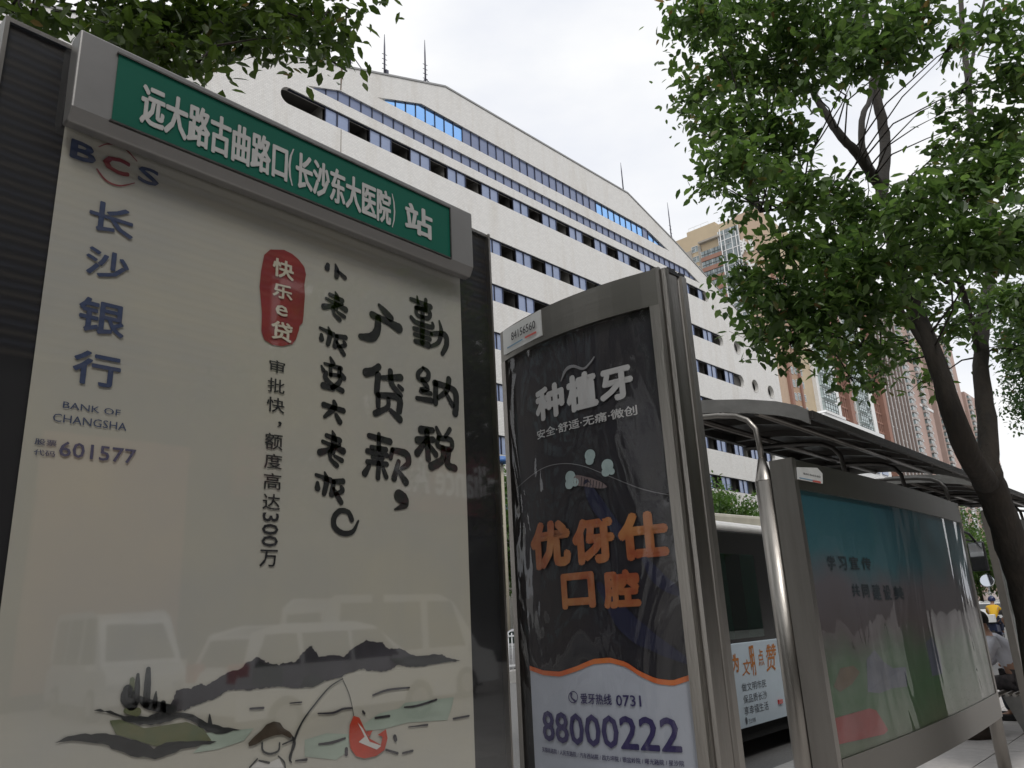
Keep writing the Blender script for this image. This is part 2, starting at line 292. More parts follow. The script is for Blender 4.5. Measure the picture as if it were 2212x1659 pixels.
def skin(root, name, chains, m_, label=None):      # chains: list of lists (x, y, z, r); points equal within 1 mm are joined
    vs, rs, es, idx = [], [], [], {}
    for ch in chains:
        prev = None
        for x, y, z, r in ch:
            k = (round(x, 3), round(y, 3), round(z, 3))
            if k not in idx: idx[k] = len(vs); vs.append((x, y, z)); rs.append(r)
            if prev is not None and prev != idx[k]: es.append((prev, idx[k]))
            prev = idx[k]
    w = worldloc(root); me = bpy.data.meshes.new(name); me.from_pydata([Vector(v)-w for v in vs], es, []); me.materials.append(m_)
    o = link(name, me, root); bpy.context.view_layer.objects.active = o
    sk = o.modifiers.new('skin', 'SKIN')
    if not me.skin_vertices: 
        with bpy.context.temp_override(object=o, active_object=o): bpy.ops.mesh.customdata_skin_add()
    for i, sv in enumerate(me.skin_vertices[0].data): sv.radius = (rs[i], rs[i]); sv.use_root = (i == 0)
    sk.use_smooth_shade = True; ss = o.modifiers.new('sub', 'SUBSURF'); ss.levels = 2; ss.render_levels = 2
    if label: o['label'] = label
    return o
#@@SETTING
# ------------------------------------------------------------------ ground, road, pavement
g = MB(); g.add([(-1500, -1500, -.16), (2500, -1500, -.16), (2500, 2500, -.16), (-1500, 2500, -.16)], [(0, 1, 2, 3)]); struct('ground', g, pave_far)
g = MB(); g.add([(-200, 4.22, -.13), (900, 4.22, -.13), (900, 29.8, -.13), (-200, 29.8, -.13)], [(0, 1, 2, 3)]); struct('road', g, asphalt)
g = MB()
for k in range(60): g.add([(-40+k*9, 10.9, -.126), (-36+k*9, 10.9, -.126), (-36+k*9, 11.05, -.126), (-40+k*9, 11.05, -.126)], [(0, 1, 2, 3)])
struct('road_marking', g, mat('road_paint', (.7, .7, .68), .7, 0, .2, 9))
slab_tex = brick_mat('pavement_small_slab', (.45, .43, .41), (.16, .15, .14), .75, .75, .8, .012, .06, 'XY', .2, (.25, .23, .2))
side = MB(); side.box((-60, -40, -.15), (300, 4.0, -.014)); pav = struct('pavement', side, slab_tex)
sl = MB(); sl.box((0, 0, 0), (.738, .738, .034)); slm = sl.mesh('slab', paving); n_ = 0
for i in range(34):
    for j in range(8):
        o = link('slab', slm, pav, (-1.3+i*.75, -2.0+j*.75, -.034+random.uniform(-.0025, .001))); n_ += 1
kb = MB()
for i in range(110): kb.box((-30+i*1.0, 4.002, -.15), (-30+i*1.0+.988, 4.2, .012))
kerb = struct('kerb', kb, kerb_m)
kb = MB(); kb.box((-60, 16.8, -.15), (500, 17.4, .20)); struct('median_kerb', kb, kerb_m)
kb = MB(); kb.box((-60, 29.8, -.15), (500, 34.6, .0)); struct('far_pavement', kb, slab_tex)

# ------------------------------------------------------------------ white slotted office block (facade runs almost along the street)
def D(u): return 37.9-.03*u
def FP(u, z, d=0.): return Vector((u+d*.03, D(u)+d, z))
hos = thing('office_building', 'huge white tiled building with stepped roofline and long blue ribbon windows', 'building', (45, D(45), 0))
outline = [(-2, 28.2), (18.2, 35.0), (35.6, 40.95), (59.2, 40.9), (67.1, 38.25), (76.8, 34.5), (87.0, 30.5), (86.8, -.1), (-2, -.1)]
def stadium(u0, u1, z0, z1, lr=True, rr=True):
    r = (z1-z0)/2; zc = (z0+z1)/2; p = []
    if lr: p += [(u0+r-r*math.sin(a), zc+r*math.cos(a)) for a in [math.pi*k/10 for k in range(11)]][::1]
    else: p += [(u0, z1), (u0, z0)]
    if rr: p += [(u1-r+r*math.sin(a), zc-r*math.cos(a)) for a in [math.pi*k/10 for k in range(11)]]
    else: p += [(u1, z0), (u1, z1)]
    return p
RIB = []   # (outline, z0, z1, start, end, kind)
RIB.append(([(29.2, 36.85), (65.7, 36.85), (61.7, 38.05), (33.2, 38.3)], 36.85, 38.3, 30.0, 65.2, 'top'))
RIB.append(([(23.7, 34.95), (71.2, 34.85), (68.7, 35.75), (26.2, 35.85)], 34.95, 35.85, 24.3, 71, 'full'))
rows = [(32.95, 34.15, 21.9, 72.6), (28.4, 29.65, 19.5, 74.6), (24.45, 25.85, 17, 78.1), (20.65, 22.0, 14, 80.5), (16.7, 18.05, 11, 83), (12.8, 14.2, 8, 84.5), (8.9, 10.3, 8, 84.5), (5.0, 6.4, 8, 84.5)]
for z0, z1, a, b in rows: RIB.append((stadium(a, b, z0, z1), z0, z1, a, b, 'bay'))
circ = [(77.6, 29.05), (80.6, 25.18), (84.3, 25.15), (81.2, 29.0)][:3]
holes = [r[0] for r in RIB]+[[(c[0]+.72*math.cos(-2*math.pi*k/20), c[1]+.72*math.sin(-2*math.pi*k/20)) for k in range(20)] for c in circ]
loops = [[Vector((u, z, 0)) for u, z in outline]]+[[Vector((u, z, 0)) for u, z in h] for h in holes]
tri = geometry.tessellate_polygon(loops); flat = [q for l_ in loops for q in l_]
w = MB(); w.add([FP(q.x, q.y) for q in flat], tri, 0)
for lp in loops[1:]:                                   # reveals
    n = len(lp); w.add([FP(q.x, q.y) for q in lp]+[FP(q.x, q.y, .38) for q in lp], [(i, (i+1) % n, n+(i+1) % n, n+i) for i in range(n)], 0)
n = len(outline)
for i in range(n):
    a, b = outline[i], outline[(i+1) % n]; dd = .7 if i < 6 else 14.
    w.add([FP(*a), FP(*b), FP(*b, dd), FP(*a, dd)], [(0, 1, 2, 3)], 0)
    if i < 6: w.add([FP(*a, dd), FP(*b, dd), FP(b[0], b[1]-1.2, dd), FP(a[0], a[1]-1.2, dd)], [(0, 1, 2, 3)], 0)
part(hos, 'facade_wall', w, white_tile)
cp = MB()                                              # thin coping along the roofline
for i in range(0, 6):
    a, b = outline[i], outline[i+1]; cp.prism([FP(a[0], a[1]+.02, -.06), FP(b[0], b[1]+.02, -.06), FP(b[0], b[1]+.16, -.06), FP(a[0], a[1]+.16, -.06)], (0, .5, 0))
part(hos, 'coping', cp, mat('grey_coping', (.33, .33, .33), .6, .2))
cr = MB()
cr.prism([FP(26.2, 35.9, -.012), FP(26.28, 35.9, -.012), FP(26.36, 37.6, -.012), FP(26.22, 37.6, -.012)], (0, .012, 0))
cr.prism([FP(26.3, 30.9, -.01), FP(26.34, 30.9, -.01), FP(26.34, 32.9, -.01), FP(26.3, 32.9, -.01)], (0, .01, 0))
cr.prism([FP(76.2, 30.6, -.01), FP(76.2, 30.65, -.01), FP(82.0, 30.65, -.01), FP(82.0, 30.6, -.01)], (0, .01, 0))
part(hos, 'expansion_joint', cr, mat('rust_joint', (.16, .12, .09), .9))['kind'] = 'stuff'
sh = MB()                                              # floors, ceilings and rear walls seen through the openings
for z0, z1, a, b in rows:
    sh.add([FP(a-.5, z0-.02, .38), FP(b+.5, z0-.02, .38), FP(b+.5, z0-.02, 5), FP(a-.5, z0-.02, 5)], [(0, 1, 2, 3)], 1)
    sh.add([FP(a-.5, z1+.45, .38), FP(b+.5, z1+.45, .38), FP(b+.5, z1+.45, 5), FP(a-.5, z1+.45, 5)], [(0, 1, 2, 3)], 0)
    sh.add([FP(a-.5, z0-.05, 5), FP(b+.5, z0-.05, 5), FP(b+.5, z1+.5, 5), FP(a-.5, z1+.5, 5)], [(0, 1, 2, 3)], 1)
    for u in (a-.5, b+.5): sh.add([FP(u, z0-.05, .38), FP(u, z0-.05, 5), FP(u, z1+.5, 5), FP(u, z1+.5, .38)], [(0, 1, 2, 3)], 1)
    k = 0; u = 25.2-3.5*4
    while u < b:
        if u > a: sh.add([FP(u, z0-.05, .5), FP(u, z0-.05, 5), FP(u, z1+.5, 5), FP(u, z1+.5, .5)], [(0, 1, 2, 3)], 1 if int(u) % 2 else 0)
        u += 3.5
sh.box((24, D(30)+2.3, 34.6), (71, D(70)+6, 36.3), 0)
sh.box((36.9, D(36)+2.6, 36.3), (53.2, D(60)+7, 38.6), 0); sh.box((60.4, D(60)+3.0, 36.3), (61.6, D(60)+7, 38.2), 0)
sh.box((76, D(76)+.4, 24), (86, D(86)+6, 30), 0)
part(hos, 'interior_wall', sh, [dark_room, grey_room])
for c in circ:
    br_ = MB()
    for k in range(20):
        a, b = 2*math.pi*k/20, 2*math.pi*(k+1)/20
        br_.prism([FP(c[0]+.72*math.cos(a), c[1]+.72*math.sin(a), -.03), FP(c[0]+.72*math.cos(b), c[1]+.72*math.sin(b), -.03), FP(c[0]+.8*math.cos(b), c[1]+.8*math.sin(b), -.03), FP(c[0]+.8*math.cos(a), c[1]+.8*math.sin(a), -.03)], (0, .03, 0))
    part(hos, 'round_opening_rim', br_, concrete)
bluepane2 = mat('blue_pane_deep', (.17, .21, .35), .12, 0, .15, .5, spec=.8); lintel_m = mat('brown_lintel', (.13, .11, .09), .7)
def pane_mesh(wd, ht, m_):
    q = MB(); q.box((0, 0, 0), (wd, .02, ht)); return q.mesh('pane', m_)
pm_cache = {}
def add_pane(win, u, z0, z1, wd, m_, dep=.16):
    key = (round(wd, 2), round(z1-z0, 2), m_.name)
    if key not in pm_cache: pm_cache[key] = pane_mesh(wd, z1-z0, m_)
    o = link('pane', pm_cache[key], win, FP(u, z0, dep)-worldloc(win)); o.rotation_euler = (0, 0, -.03+random.uniform(-.006, .006)); o.rotation_euler[0] = random.uniform(-.008, .008)
for ri, (ol, z0, z1, a, b, kind) in enumerate(RIB):
    fr = MB()
    fr.prism([FP(a+.4, z0+.0, .1), FP(b-.4, z0, .1), FP(b-.4, z0+.05, .1), FP(a+.4, z0+.05, .1)], (0, .12, 0))
    if kind == 'bay': fr.prism([FP(a+.6, z1-.06, .1), FP(b-.6, z1-.06, .1), FP(b-.6, z1, .1), FP(a+.6, z1, .1)], (0, .15, 0))
    todo = []
    if kind == 'bay':
        u = 25.2 if ri > 1 else 25.2
        if ri > 2: u = 25.2
        first = 25.2-3.5*(0 if ri == 2 else 3)
        u = first
        while u < b-.7:
            for q in (0, .9):
                if u+q+.8 < b-.3 and u+q > a+.4: todo.append((u+q, z0+.05, z1-.06, .87))
            u += 3.5
    else:
        u = a
        while u < b:
            zt = min(z1, z1 if ol[3][0] <= u else z0+(u-ol[0][0])*(ol[3][1]-z0)/(ol[3][0]-ol[0][0]))
            if u > ol[2][0]: zt = z0+(ol[1][0]-u-.9)*(ol[2][1]-z0)/(ol[1][0]-ol[2][0])
            todo.append((u, z0+.05, max(z0+.2, z1), .87)); u += .92
    for (u, za, zb, wd) in todo:
        fr.prism([FP(u+wd, z0, .08), FP(u+wd+.05, z0, .08), FP(u+wd+.05, z1, .08), FP(u+wd, z1, .08)], (0, .1, 0))
        if kind == 'bay': fr.prism([FP(u-.05, z0, .08), FP(u, z0, .08), FP(u, z1, .08), FP(u-.05, z1, .08)], (0, .1, 0))
    win = part(hos, 'ribbon_window', fr, blue_frame)
    lowest = 4 if ri > 6 else 0
    for (u, za, zb, wd) in todo:
        if ri >= 8: continue
        hidden = (ri >= 3 and u < 38)
        if hidden and ri > 3: continue
        if kind == 'top' and ((u < 36.6) or (53.2 < u < 60.4) or u > 61.4): add_pane(win, u, za, zb, wd, clear_blue)
        elif kind == 'top': add_pane(win, u, za, zb, wd, bluepane2)
        elif kind == 'full': add_pane(win, u, za, zb, wd, bluepane2)
        else: add_pane(win, u, za, zb, wd, blue_pane)
# window strips of the two lowest storeys and the hidden end, joined
q = MB()
for ri in range(3, 10):
    ol, z0, z1, a, b, kind = RIB[ri]; u = 25.2-10.5
    while u < b-2:
        if u > a+.5 and (u < 36 or ri >= 8): q.prism([FP(u, z0+.05, .16), FP(u+1.77, z0+.05, .16), FP(u+1.77, z1-.06, .16), FP(u, z1-.06, .16)], (0, .02, 0))
        u += 3.5
o = part(hos, 'side_glazing', q, blue_pane); o['kind'] = 'stuff'
sat = MB(); c0 = FP(35.3, 37.25, .9)
sat.add([c0+Vector((.55*r*math.cos(a)*1., .15*r*r, .7*r*math.sin(a))) for r in (0.01, .5, 1) for a in [2*math.pi*k/14 for k in range(14)]], [(i*14+k, i*14+(k+1) % 14, (i+1)*14+(k+1) % 14, (i+1)*14+k) for i in range(2) for k in range(14)])
part(hos, 'satellite_dish', sat, white_paint)
# ---- roof antennas
am = mat('antenna_metal', (.10, .10, .13), .5, .5)
for (u, zb, zt, guy, lab) in [(21.7, 36.0, 37.9, 0, 'short thin antenna rod far left on the sloping roof edge'), (22.9, 36.4, 40.2, 2, 'antenna mast with many crossbars seen against the left leaves'),
        (27.1, 37.9, 42.4, 1, 'antenna mast braced by two long guy struts on the white roof'), (30.0, 38.9, 42.7, 3, 'plain antenna mast with a small box at its foot, between two masts'),
        (33.8, 40.1, 44.4, 4, 'antenna mast with one short strut near the roof corner'), (58.8, 40.8, 44.3, 0, 'lone antenna rod at the right end of the flat roofline'), (66.8, 38.1, 42.9, 4, 'rightmost antenna mast, low on the sloping roof beside the tan tower')]:
    t_ = thing('roof_antenna', lab, 'antenna', FP(u, zb, .2), 'antenna masts on the white roof')
    q = MB(); b0 = FP(u, zb, .2); q.tube([b0, b0+Vector((0, 0, (zt-zb)*.72)), b0+Vector((0, 0, zt-zb))], [.075, .06, .02], 6)
    part(t_, 'mast', q, am)
    if guy:
        q = MB()
        if guy == 1: q.tube([b0+Vector((0, 0, 1.6)), FP(u-1.25, zb-.35, .2)], .035, 5); q.tube([b0+Vector((0, 0, 1.6)), FP(u+1.3, zb+.45, .2)], .035, 5)
        if guy == 4: q.tube([b0+Vector((0, 0, .8)), FP(u+1.5, zb+.3 if u < 50 else zb-.6, .2)], .04, 5); q.tube([b0+Vector((0, 0, .9)), FP(u-.45, zb-.1, .2)], .03, 5)
        for k in range(5): q.tube([b0+Vector((-.22, 0, .35+.42*k)), b0+Vector((.22, 0, .42+.42*k))], .025, 5)
        if guy == 3: q.box(b0+Vector((.08, -.1, 0)), b0+Vector((.3, .1, .8)))
        part(t_, 'strut', q, am)
# ---- low white wing beyond
an = thing('annex_building', 'low plain white wing with slanted end beyond the big white building', 'building', (108, 34.6, 0))
q = MB(); q.prism([(96.5, 34.6, 0), (119.5, 34.3, 0), (119.5, 34.3, 24.75), (98.2, 34.6, 24.8), (96.5, 34.6, 23.9)], (0, 12, 0)); part(an, 'wall', q, white_paint)
q = MB(); q.prism([(98.0, 34.45, 24.8), (105, 34.45, 24.8), (105, 34.45, 25.15), (98.4, 34.45, 25.15)], (0, 8, 0)); part(an, 'parapet', q, white_paint)
q = MB()
for r in range(5):
    for k in range(6): q.box((98.5+k*3.4, 34.2, 3+r*3.9), (100.9+k*3.4, 34.75, 4.6+r*3.9))
part(an, 'window', q, blue_pane)

# ------------------------------------------------------------------ apartment towers
tan = mat('tan_render', (.50, .405, .28), .85, 0, .08, .3); tan2 = mat('peach_render', (.50, .375, .28), .85, 0, .06, .3)
brickred = mat('brick_red_render', (.30, .165, .125), .85, 0, .1, .4); orangeb = mat('orange_render', (.41, .28, .195), .85, 0, .08, .3)
glass_t = mat('tower_window_glass', (.20, .24, .25), .15, 0, .5, .5, spec=.7); glass_t2 = mat('tower_window_teal', (.16, .22, .23), .12, 0, .6, .4, spec=.7)
wframe = mat('white_window_frame', (.72, .72, .72), .5); dframe = mat('dark_window_frame', (.05, .06, .06), .5)
TX = 180.0; TY = 72.0; TH = 100.2
def TL(y, z, d=0.): return Vector((TX+d, y, z))       # left face, seen over the white building
def TR(x, z, d=0.): return Vector((x, TY+d, z))       # right face, parallel to the street
tw = thing('apartment_tower', 'tan high-rise with red balconies and big white rooftop character, behind white building', 'building', (TX+8, TY+12, 0))
q = MB(); q.box((TX, TY, 0), (TX+24, 96.5, TH)); q.box((TX, 84, TH), (TX+20, 92.5, TH+1.2)); part(tw, 'wall', q, tan)
q = MB(); q.box((TX-.25, TY-.25, 0), (TX+3.5, 78.2, TH+.4)); part(tw, 'sign_wall', q, tan2)
q = MB()
for z in (TH+1.2,):
    for y in (86, 88.2, 90.3, 92): q.tube([(TX+.3, y, z), (TX+.3, y, z+1.0)], .05, 5)
    q.tube([(TX+.3, 86, z+1.0), (TX+.3, 92, z+1.0)], .05, 5)
part(tw, 'roof_railing', q, wframe)
bm_ = MB(); bm_.box((-1.1, -3.05, -1.3), (0, 3.05, -.15), 0); bm_.box((-.95, -3.0, -.15), (0, 3.0, 1.6), 2)
for k in range(7): bm_.box((-1.05, -3.0+k*.98, -.15), (-.94, -2.94+k*.98, 1.6), 1 if k % 3 == 0 else 3)
bm_.box((-1.06, -3.0, .5), (-.93, 3.0, .57), 3)
balc = bm_.mesh('balcony', [brickred, wframe, glass_t, dframe])
rec = MB(); rec.box((-.05, -1.0, -1.1), (.05, 1.0, 1.25), 0); recm = rec.mesh('recess', dark_room)
wn = MB(); wn.box((-.06, -.95, -.8), (.05, .95, .9), 2); wn.box((-.12, -1, -.85), (-.03, 1, -.77), 1); wn.box((-.12, -1, .87), (-.03, 1, .95), 1)
for y in (-1, -.2, .94): wn.box((-.12, y, -.85), (-.03, y+.07, .95), 1)
wn.box((-.10, -.16, .3), (-.03, .97, .36), 1); win_l = wn.mesh('window', [tan, wframe, glass_t, dframe])
cw = MB(); cw.box((-.5, -2.9, -1.5), (0, 2.9, 1.5), 2)
for y in (-2.95, -.9, 1.1, 2.75): cw.box((-.62, y, -1.5), (-.46, y+.22, 1.5), 1)
cw.box((-.60, -2.9, -1.5), (-.47, 2.9, -1.28), 1); cw.box((-.58, -.9, .2), (-.48, 2.9, .28), 1)
for y in (.2, -1.9): cw.box((-.56, y, -.3), (-.48, y+.07, .9), 3)
cwm = cw.mesh('bay_window', [tan, wframe, glass_t, dframe])
grey_screen = mat('grey_lattice', (.36, .33, .29), .8, 0, .2, 1)
for k in range(18):
    z = 96.3-k*3.02
    if k > 0: link('balcony', balc, tw, Vector((TX-.02, 85.6, z-1.2))-worldloc(tw))
    link('bay_window', cwm, tw, Vector((TX-.02, 79.9+.5, z))-worldloc(tw)) if k < 17 else None
    link('opening', recm, tw, Vector((TX-.06, 81.9+.9 if k else 82.6, z-.6))-worldloc(tw))
    link('window', win_l, tw, Vector((TX-.03, 90.6, z-.7))-worldloc(tw))
q = MB(); q.box((TX-.5, 91.6, 40), (TX+.1, 93.2, 95.5)); q.box((TX-.35, 88.8, 40), (TX+.1, 89.6, 96)); part(tw, 'lattice_screen', q, grey_screen)
q = MB(); q.tube([(TX-1.2, 82.2+.2, 30), (TX-1.2, 82.4, 98)], .14, 6); q.tube([(TX-.7, 78.35, 30), (TX-.7, 78.35, 97)], .12, 6); part(tw, 'drainpipe', q, wframe)
q = MB(); q.box((TX-1.2, 82.3, 96.3), (TX, 89, 96.8)); part(tw, 'balcony_roof', q, grey_screen)
def sgn(ch, y1, z1, y0, z0, d=.45):
    q = MB(); V, F, _ = glyphs(ch, .025); vs = [(TX-.3-d, y1+(y0-y1)*a, z0+(z1-z0)*b) for a, b in V]; n = len(vs)
    q.add(vs+[(TX-.27, v[1], v[2]) for v in vs], [f[::-1] for f in F], 0)
    E = {}
    for f in F:
        for i in range(len(f)): e = (f[i], f[(i+1) % len(f)]); E[e] = 1
    q.add(vs+[(TX-.27, v[1], v[2]) for v in vs], [(a, b, b+n, a+n) for (a, b) in E if (b, a) not in E], 0); part(tw, 'roof_sign_character', q, white_paint)
sgn('翔', 77.6, 93.2, 74.2, 89.0); sgn('天', 77.4, 87.0, 74.2, 83.0)
# right face of the complex
cx = thing('apartment_block', 'tan, white and brick-red striped apartment block above the bus shelter roof', 'building', (190, TY, 0))
q = MB(); q.box((TX+.2, TY+.02, 0), (194.5, TY+11, 86)); part(cx, 'tan_wall', q, tan)
q = MB(); q.box((182, TY-.5, 0), (188.5, TY+2, 84)); part(cx, 'orange_wall', q, orangeb)
q = MB(); q.box((198.8, TY-1.0, 0), (214, TY+12, 88)); q.box((194.5, TY+2, 0), (254, TY+14, 84)); q.box((226.5, TY-1, 0), (233, TY+2, 86)); q.box((240, TY-1, 0), (243, TY+2, 86)); part(cx, 'white_wall', q, white_paint)
q = MB(); q.box((220.3, TY-1.6, 0), (223.0, TY+2, 90)); q.box((249.8, TY-2.0, 0), (252.6, TY+3, 92)); q.box((182-.3, TY-1.0, 0), (183, TY, 84)); q.box((188.2, TY-1, 0), (189.2, TY, 84)); part(cx, 'red_pier', q, brickred)
lat = MB()
for k in range(22):
    z = 22+k*3.1
    lat.box((214, TY-.7, z), (220.3, TY+1.5, z+.5), 0); lat.box((223, TY-.7, z), (226.5, TY+1.5, z+.5), 0); lat.box((243, TY-.7, z), (249.8, TY+1.5, z+.5), 0)
for x in (215.5, 217, 218.6, 224.3, 225.3, 244.6, 246.3, 248): lat.box((x, TY-.75, 20), (x+.35, TY+1, 88), 0)
lat.box((214, TY+.8, 20), (226.5, TY+1.9, 88), 1); lat.box((243, TY+.8, 20), (249.8, TY+1.9, 88), 1)
part(cx, 'lattice_wall', lat, [brickred, dark_room])
def big_win(wd, ht, cols):
    q = MB(); q.box((0, -.7, 0), (wd, 0, ht), 1)
    for k in range(cols+1): q.box((k*(wd-.12)/cols, -.78, 0), (k*(wd-.12)/cols+.12, -.69, ht), 0)
    for z in (0, ht*.28, ht*.75, ht-.12): q.box((0, -.77, z), (wd, -.69, z+.11), 0)
    return q.mesh('bay_window', [dframe, mat('pale_bay_glass', (.42, .50, .50), .15, 0, .4, .6, spec=.7)])
bw1 = big_win(9.0, 2.7, 5); bw2 = big_win(6.4, 2.7, 4); bw3 = big_win(4.6, 2.7, 3)
sw = MB(); sw.box((0, -.05, 0), (1.5, .1, 1.9), 1)
for x in (0, .7, 1.42): sw.box((x, -.1, 0), (x+.08, .0, 1.9), 0)
for z in (0, 1.3, 1.82): sw.box((0, -.1, z), (1.5, .0, z+.08), 0)
swm = sw.mesh('window', [wframe, glass_t2])
acm = mat('air_conditioner_casing', (.62, .62, .60), .5)
acb = MB(); acb.box((0, -.6, 0), (.9, -.1, .6)); acbm = acb.mesh('air_conditioner', acm)
for k in range(14):
    z = 36+k*3.4; b0 = worldloc(cx)
    link('bay_window', bw1, cx, Vector((200.6, TY-1.0, z))-b0); link('bay_window', bw2, cx, Vector((227.2-.2, TY-1.0, z+.8))-b0); link('bay_window', bw3, cx, Vector((236.2, TY+.0, z))-b0)
    link('window', swm, cx, Vector((184.2, TY-.52, z))-b0); link('window', swm, cx, Vector((186.4, TY-.52, z+.4))-b0); link('window', swm, cx, Vector((191.2, TY-.0, z+1))-b0)
    if k % 2: link('air_conditioner', acbm, cx, Vector((203.5 if k % 3 else 229, TY-1.6, z+1))-b0)
# tall block with close vertical mullions
wt = thing('apartment_tower', 'tall narrow-windowed white and brown tower rising behind the leaves at centre right', 'building', (268, TY, 0))
q = MB(); q.box((253, TY+.5, 0), (284.5, TY+14, 104), 0)
for k in range(8):
    x = 253.3+k*4.0; q.box((x, TY-.9, 0), (x+.8, TY+1, 105), 1); q.box((x+3.0, TY-.4, 0), (x+3.3, TY+1, 105), 2)
for f_ in range(27):
    for k in range(8): q.box((254.1+k*4, TY-.2, 12+f_*3.3), (256.3+k*4, TY+.45, 13.2+f_*3.3), 2)
part(wt, 'wall', q, [glass_t2, mat('brown_grey_pier', (.24, .19, .17), .8), wframe])
q = MB()
for f_ in range(27):
    for k in range(8):
        if random.random() < .6: q.add([(254.2+k*4, TY-.25, 15.0+f_*3.3), (255.3+k*4, TY-.25, 15+f_*3.3), (255.3+k*4, TY-1.1, 14.0+f_*3.3), (254.2+k*4, TY-1.1, 14.0+f_*3.3)], [(0, 1, 2, 3)], 0)
o = part(wt, 'open_sash', q, [white_paint]); o['kind'] = 'stuff'
# pinkish towers
pink = mat('pink_tile', (.42, .30, .26), .85, 0, .06, .2); pink_d = mat('grey_brown_tile', (.17, .145, .15), .85, 0, .1, .2)
def pink_tower(x0, x1, y0, ht, lab, darkw, bals):
    t_ = thing('apartment_tower', lab, 'building', ((x0+x1)/2, y0+8, 0)); q = MB(); q.box((x0, y0, 0), (x1-darkw, y0+18, ht), 0)
    if darkw: q.box((x1-darkw, y0+3, 0), (x1, y0+18, ht*.99), 1)
    q.box((x0+6+11, y0-.3, ht*.67), (x1-darkw+.2, y0+.2, ht*.67+1.2), 2)
    part(t_, 'wall', q, [pink, pink_d, wframe]); q = MB()
    f_ = 0
    while 8+f_*3.05 < ht-3:
        z = 8+f_*3.05
        for bx in bals:
            q.box((x0+bx, y0-1.3, z), (x0+bx+4.5, y0, z+1.0), 0); q.box((x0+bx+.2, y0-.9, z+1.0), (x0+bx+4.3, y0+.05, z+2.6), 1)
            for mx_ in (0, 1.4, 2.8, 4.2): q.box((x0+bx+mx_, y0-1.3, z+1), (x0+bx+mx_+.12, y0-1.15, z+2.7), 2)
            q.box((x0+bx+5.2, y0-1.2, z), (x0+bx+6.6, y0, z+.2), 2); q.box((x0+bx+5.4, y0-1.0, z+.2), (x0+bx+6.3, y0, z+.9), 2)
            q.box((x0+bx+9.5, y0-.1, z+.6), (x0+bx+10.7, y0+.1, z+1.9), 3)
        f_ += 1
    o = part(t_, 'balcony', q, [mat('balcony_parapet', (.40, .36, .34), .8, 0, .2, .5), glass_t2, wframe, glass_t]); o['kind'] = 'stuff'
pink_tower(356, 402, 90, 125, 'distant pink-brown tower with stacked balconies left of the forked trunk', 9, (1, 20))
pink_tower(412, 470, 92, 135, 'distant pink-brown tower seen between the two limbs of the trunk', 0, (2, 22, 38))
pink_tower(478, 540, 92, 110, 'distant pink-brown tower behind the trees right of the trunk', 8, (3, 26))

# ------------------------------------------------------------------ our side of the street (seen only as reflections)
shop = thing('shop_building', 'long showroom building with dark red sign band mirrored in the glass', 'building', (20, -21, 0))
louv_t = mat('tan_louvre', (.15, .12, .08), .6); louv_b = mat('blue_louvre', (.035, .05, .09), .4)
q = MB(); q.box((-60, -30, 0), (240, -21, 24)); part(shop, 'wall', q, mat('shop_wall', (.05, .048, .046), .8, 0, .2, .4))  # extra length added so the wide board mirrors dark wall
q = MB(); q.box((13, -21, 6.0), (45, -20.6, 8.9)); part(shop, 'sign_band', q, mat('dark_red_band', (.16, .025, .02), .5))
q = MB()
text_mb(q, 'Brilliance Auto', (26.2, 6.7, 18.9, 8.2), lambda u, z: (u, -20.55, z), .02); text_mb(q, '长沙', (17.6, 6.7, 14.5, 8.1), lambda u, z: (u, -20.55, z), .01)
part(shop, 'sign_lettering', q, white_paint)
q = MB()
for k in range(44): q.box((-38, -20.9, 9.4+k*.28), (45, -20.7, 9.4+k*.28+.11), k % 2)
o = part(shop, 'louvre', q, [louv_t, louv_b]); o['kind'] = 'stuff'
for x_ in (14, 18.2, 22.4, 26.6, 30.8):
    q = MB()
    for a, b in (((x_, 9.6), (x_+.25, 14)), ((x_+2.3, 9.6), (x_+2.55, 14)), ((x_, 13.8), (x_+2.55, 14.1)), ((x_, 9.4), (x_+2.55, 9.7)), ((x_, 11.6), (x_+2.55, 11.75))): q.box((a[0], -20.66, a[1]), (b[0], -20.5, b[1]))
    part(shop, 'window_frame', q, white_paint)
q = MB(); q.box((7.2, -20.9, .4), (11.4, -20.7, 7.4)); part(shop, 'window_poster', q, mat('salmon_poster', (.40, .20, .14), .6))
q = MB()
for k in range(9): q.box((14+k*3.2, -20.9, .3), (16.8+k*3.2, -20.75, 5.2))
part(shop, 'shop_window', q, dark_glass)
ob = thing('office_building', 'dark brown mid-rise across the street far to the left, mirrored in the dental column', 'building', (-60, 40, 0))  # added out of view to give the dental column something dark to mirror
q = MB(); q.box((-130, 34.6, 0), (-9, 50, 27)); part(ob, 'wall', q, mat('dark_brown_brick', (.09, .07, .06), .8, 0, .3, .3))
q = MB()
for r in range(6):
    for k in range(24): q.box((-127+k*4.9, 34.45, 3+r*3.9), (-124.2+k*4.9, 34.65, 5.2+r*3.9))
o = part(ob, 'window', q, glass_t2); o['kind'] = 'stuff'
